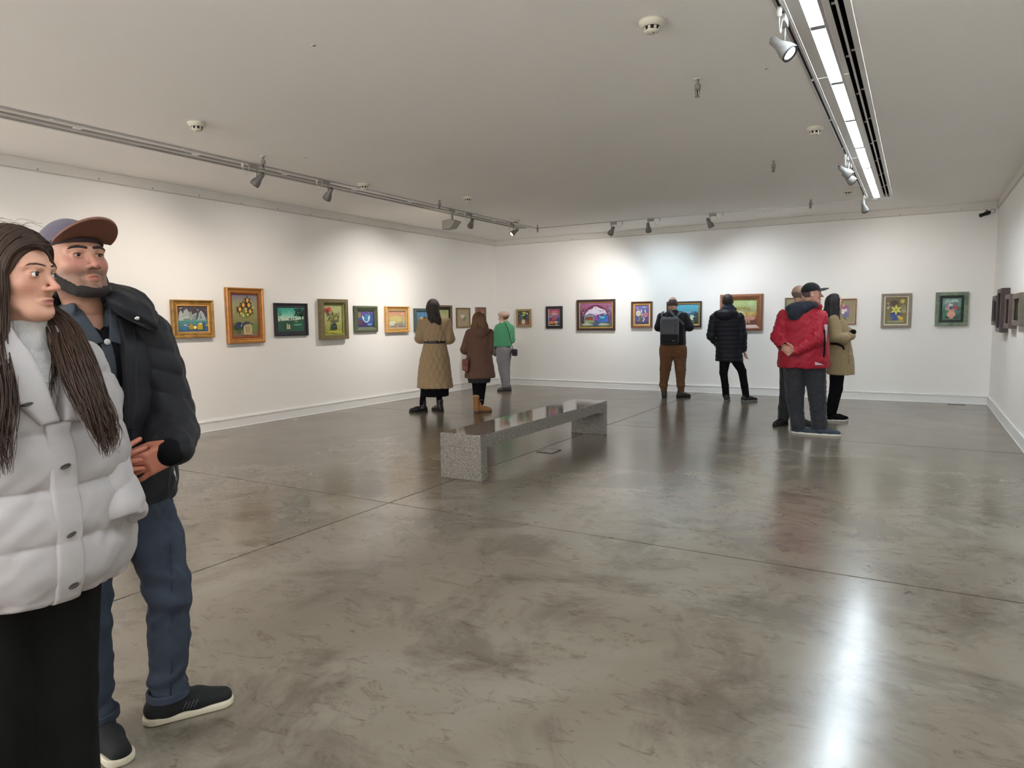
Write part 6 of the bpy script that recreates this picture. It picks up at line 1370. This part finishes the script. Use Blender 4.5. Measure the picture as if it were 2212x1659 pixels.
    for z in (1.345, 1.235, 1.115, .995, .875):
        q = A3(C0)+RT@A3((.0, -.1385 if z < 1.3 else -.125, z)); d = RT@A3((0, -1, .05))
        MB().lathe([(.0095, 0), (.0100, .002), (.008, .0045), (.001, .005)], 16, axis_matrix(tuple(float(v) for v in q), tuple(float(v) for v in d))).build('shirt_button', bw, p)
    # open black coat
    bk = fabric('black_shell', '121217', .6, sheen=.08)
    cb_ = col([(.795, .012, .01, .238, .178), (.86, .010, .01, .246, .185), (1.02, 0, .01, .236, .178), (1.20, 0, .01, .236, .172), (1.33, 0, .01, .224, .150), (1.405, 0, .02, .165, .120), (1.45, 0, .03, .11, .10)], r=.02)
    opening = prism([(-.13, .70), (.020, .70), (.036, 1.10), (.040, 1.34), (.060, 1.55), (-.10, 1.55), (-.12, 1.3)], -.35, -.055)
    inside = off(shirt, .004)
    coat = sub(sub(disp(cb_, addg(bands(.12, .006, .83), wr(.16, .006), wr(.07, .003, (1, 1, 1.2), 2))), opening, k=.012), inside, k=.004)
    solid('coat', xf(coat, C0, RT), bk, p, .0065)
    slv = chain([(.070, .075, 1.355, .083), (.092, .066, 1.24, .085), (.112, .045, 1.115, .087), (.126, -.03, 1.035, .080), (.128, -.128, 1.000, .058)], .02)
    slv2 = disp(slv, addg(bands(.07, .006, 1.0, .35), wr(.07, .005)))
    solid('sleeve', slv2, bk, p, .006)
    solid('cuff', rc((.132, -.130, 1.000), (.104, -.158, .990), .050, .045), M_BLACK, p, .005)
    solid('sleeve', disp(chain([(-.28, .02, 1.35, .08), (-.315, -.03, 1.10, .082), (-.11, -.185, .967, .052)], .02), wr(.07, .005)), bk, p, .007)
    hood = uni(ell((.022, .025, 1.462), (.092, .085, .034), Ry(28)), ell((-.005, .085, 1.480), (.105, .060, .052), Ry(16)), ell((-.115, .130, 1.475), (.12, .050, .055)), ell((.040, -.025, 1.432), (.080, .055, .024), Ry(38)), ell((-.20, .07, 1.45), (.06, .07, .045), Ry(-25)), k=.035)
    hood = sub(hood, rc((-.105, .03, 1.40), (-.11, .02, 1.56), .078, .085), k=.012)
    solid('collar', disp(hood, wr(.08, .006)), bk, p, .005)
    lap2 = inter(off(cb_, .012), prism([(.030, 1.06), (.044, 1.06), (.075, 1.30), (.105, 1.41), (.055, 1.42), (.036, 1.30)], -.35, .02), k=.008)
    solid('lapel', xf(disp(lap2, wr(.08, .003)), C0, RT), bk, p, .004)
    cr = mat('chrome', 'b8b8b4', .2, metal=1.0)
    MB().lathe([(.0075, 0), (.008, .002), (.005, .004), (.001, .0045)], 14, axis_matrix((.042, -.080, 1.418), (.2, -1, .3))).build('collar_snap', cr, p)
    MB().tube([(.118, -.075, .94), (.124, -.080, .905), (.128, -.083, .88)], .0028, 6).build('zip_pull', cr, p)
    MB().tube([(.113, -.060, .96), (.110, -.070, .90), (.100, -.080, .84)], .0035, 6).build('pocket_zip', M_BEZEL, p)
    # jeans and skate shoes
    dj = mat('blue_denim', '373e4a', .85, noise=(9, .22, (1, 1, .5)), bump=(700, .4, .0015), spec=.2)
    tr = uni(chain([(.010, .050, .82, .098), (.055, .05, .66, .088), (.088, .042, .47, .072), (.082, .050, .30, .066), (.068, .056, .12, .060)], .02), chain([(-.15, .0, .86, .115), (-.155, -.01, .66, .086), (-.152, -.02, .47, .068), (-.150, .0, .28, .060), (-.150, .02, .11, .055)], .02), k=.03)
    def kneef(P): return (.006*np.sin(P[:, 2]*62+P[:, 0]*25)*np.exp(-((P[:, 2]-.47)/.10)**2)+.006*np.sin(P[:, 2]*75-P[:, 0]*30)*np.exp(-((P[:, 2]-.14)/.07)**2)).astype(F32)
    jn = disp(tr, addg(wr(.12, .005, (1, 1, .8)), wr(.05, .003, (1, 1, 1.4), 1), kneef))
    solid('jeans', inter(jn, half((0, 0, -1), -.085), k=.006), dj, p, .0058)
    tr2 = [(.058+.045, -.035, .66), (.095, -.028, .47), (.088, -.014, .30), (.075, -.002, .11)]
    MB().tube(tr2, .0022, 6).build('side_seam', mat('seam_thread', '1e2838', .9), p)
    for x, y in ((.068, .056), (-.150, .02)):
        def hemf(P, x=x, y=y):
            d = np.sqrt((P[:, 0]-x)**2+(P[:, 1]-y)**2)-.064; e = np.abs(P[:, 2]-.096)-.011; d = np.abs(d)-.003
            return np.maximum(d, e)-.003
        solid('hem_fold', S(hemf, (x-.08, y-.08, .07), (x+.08, y+.08, .12)), dj, p, .003)
    sb = mat('black_suede', '101012', .85, bump=(500, .4, .001)); sw = mat('cream_midsole', 'cdc3ac', .6)
    for c, yaw in (((.080, .058), 90), ((-.146, .015), 22)):
        u, s_ = shoe(c, yaw, .285, .050, .085)
        tongue = xf(ell((0, -.035, .105), (.028, .014, .040), Rx(-38)), (c[0], c[1], 0), Rz(yaw))
        o2 = solid('shoe', uni(u, tongue, k=.012), sb, p, .004); solid('midsole', s_, sw, o2, .004)
        a = Matrix.Translation((c[0], c[1], 0)) @ Matrix.Rotation(math.radians(yaw), 4, 'Z')
        for k in range(5):
            MB().tube([a @ Vector((-.030, -.050-.017*k, .082-.006*k)), a @ Vector((0, -.046-.017*k, .096-.009*k)), a @ Vector((.030, -.050-.017*k, .082-.006*k))], .0032, 6).build('lace', M_BLACK, o2)
        for k in range(4):
            MB().tube([a @ Vector((-.0505, -.030-.012*k, .04)), a @ Vector((-.047, -.045-.012*k, .065))], .0016, 5).build('side_stripe', mat('grey_print', '4a4a4e', .6), o2)
couple_man()
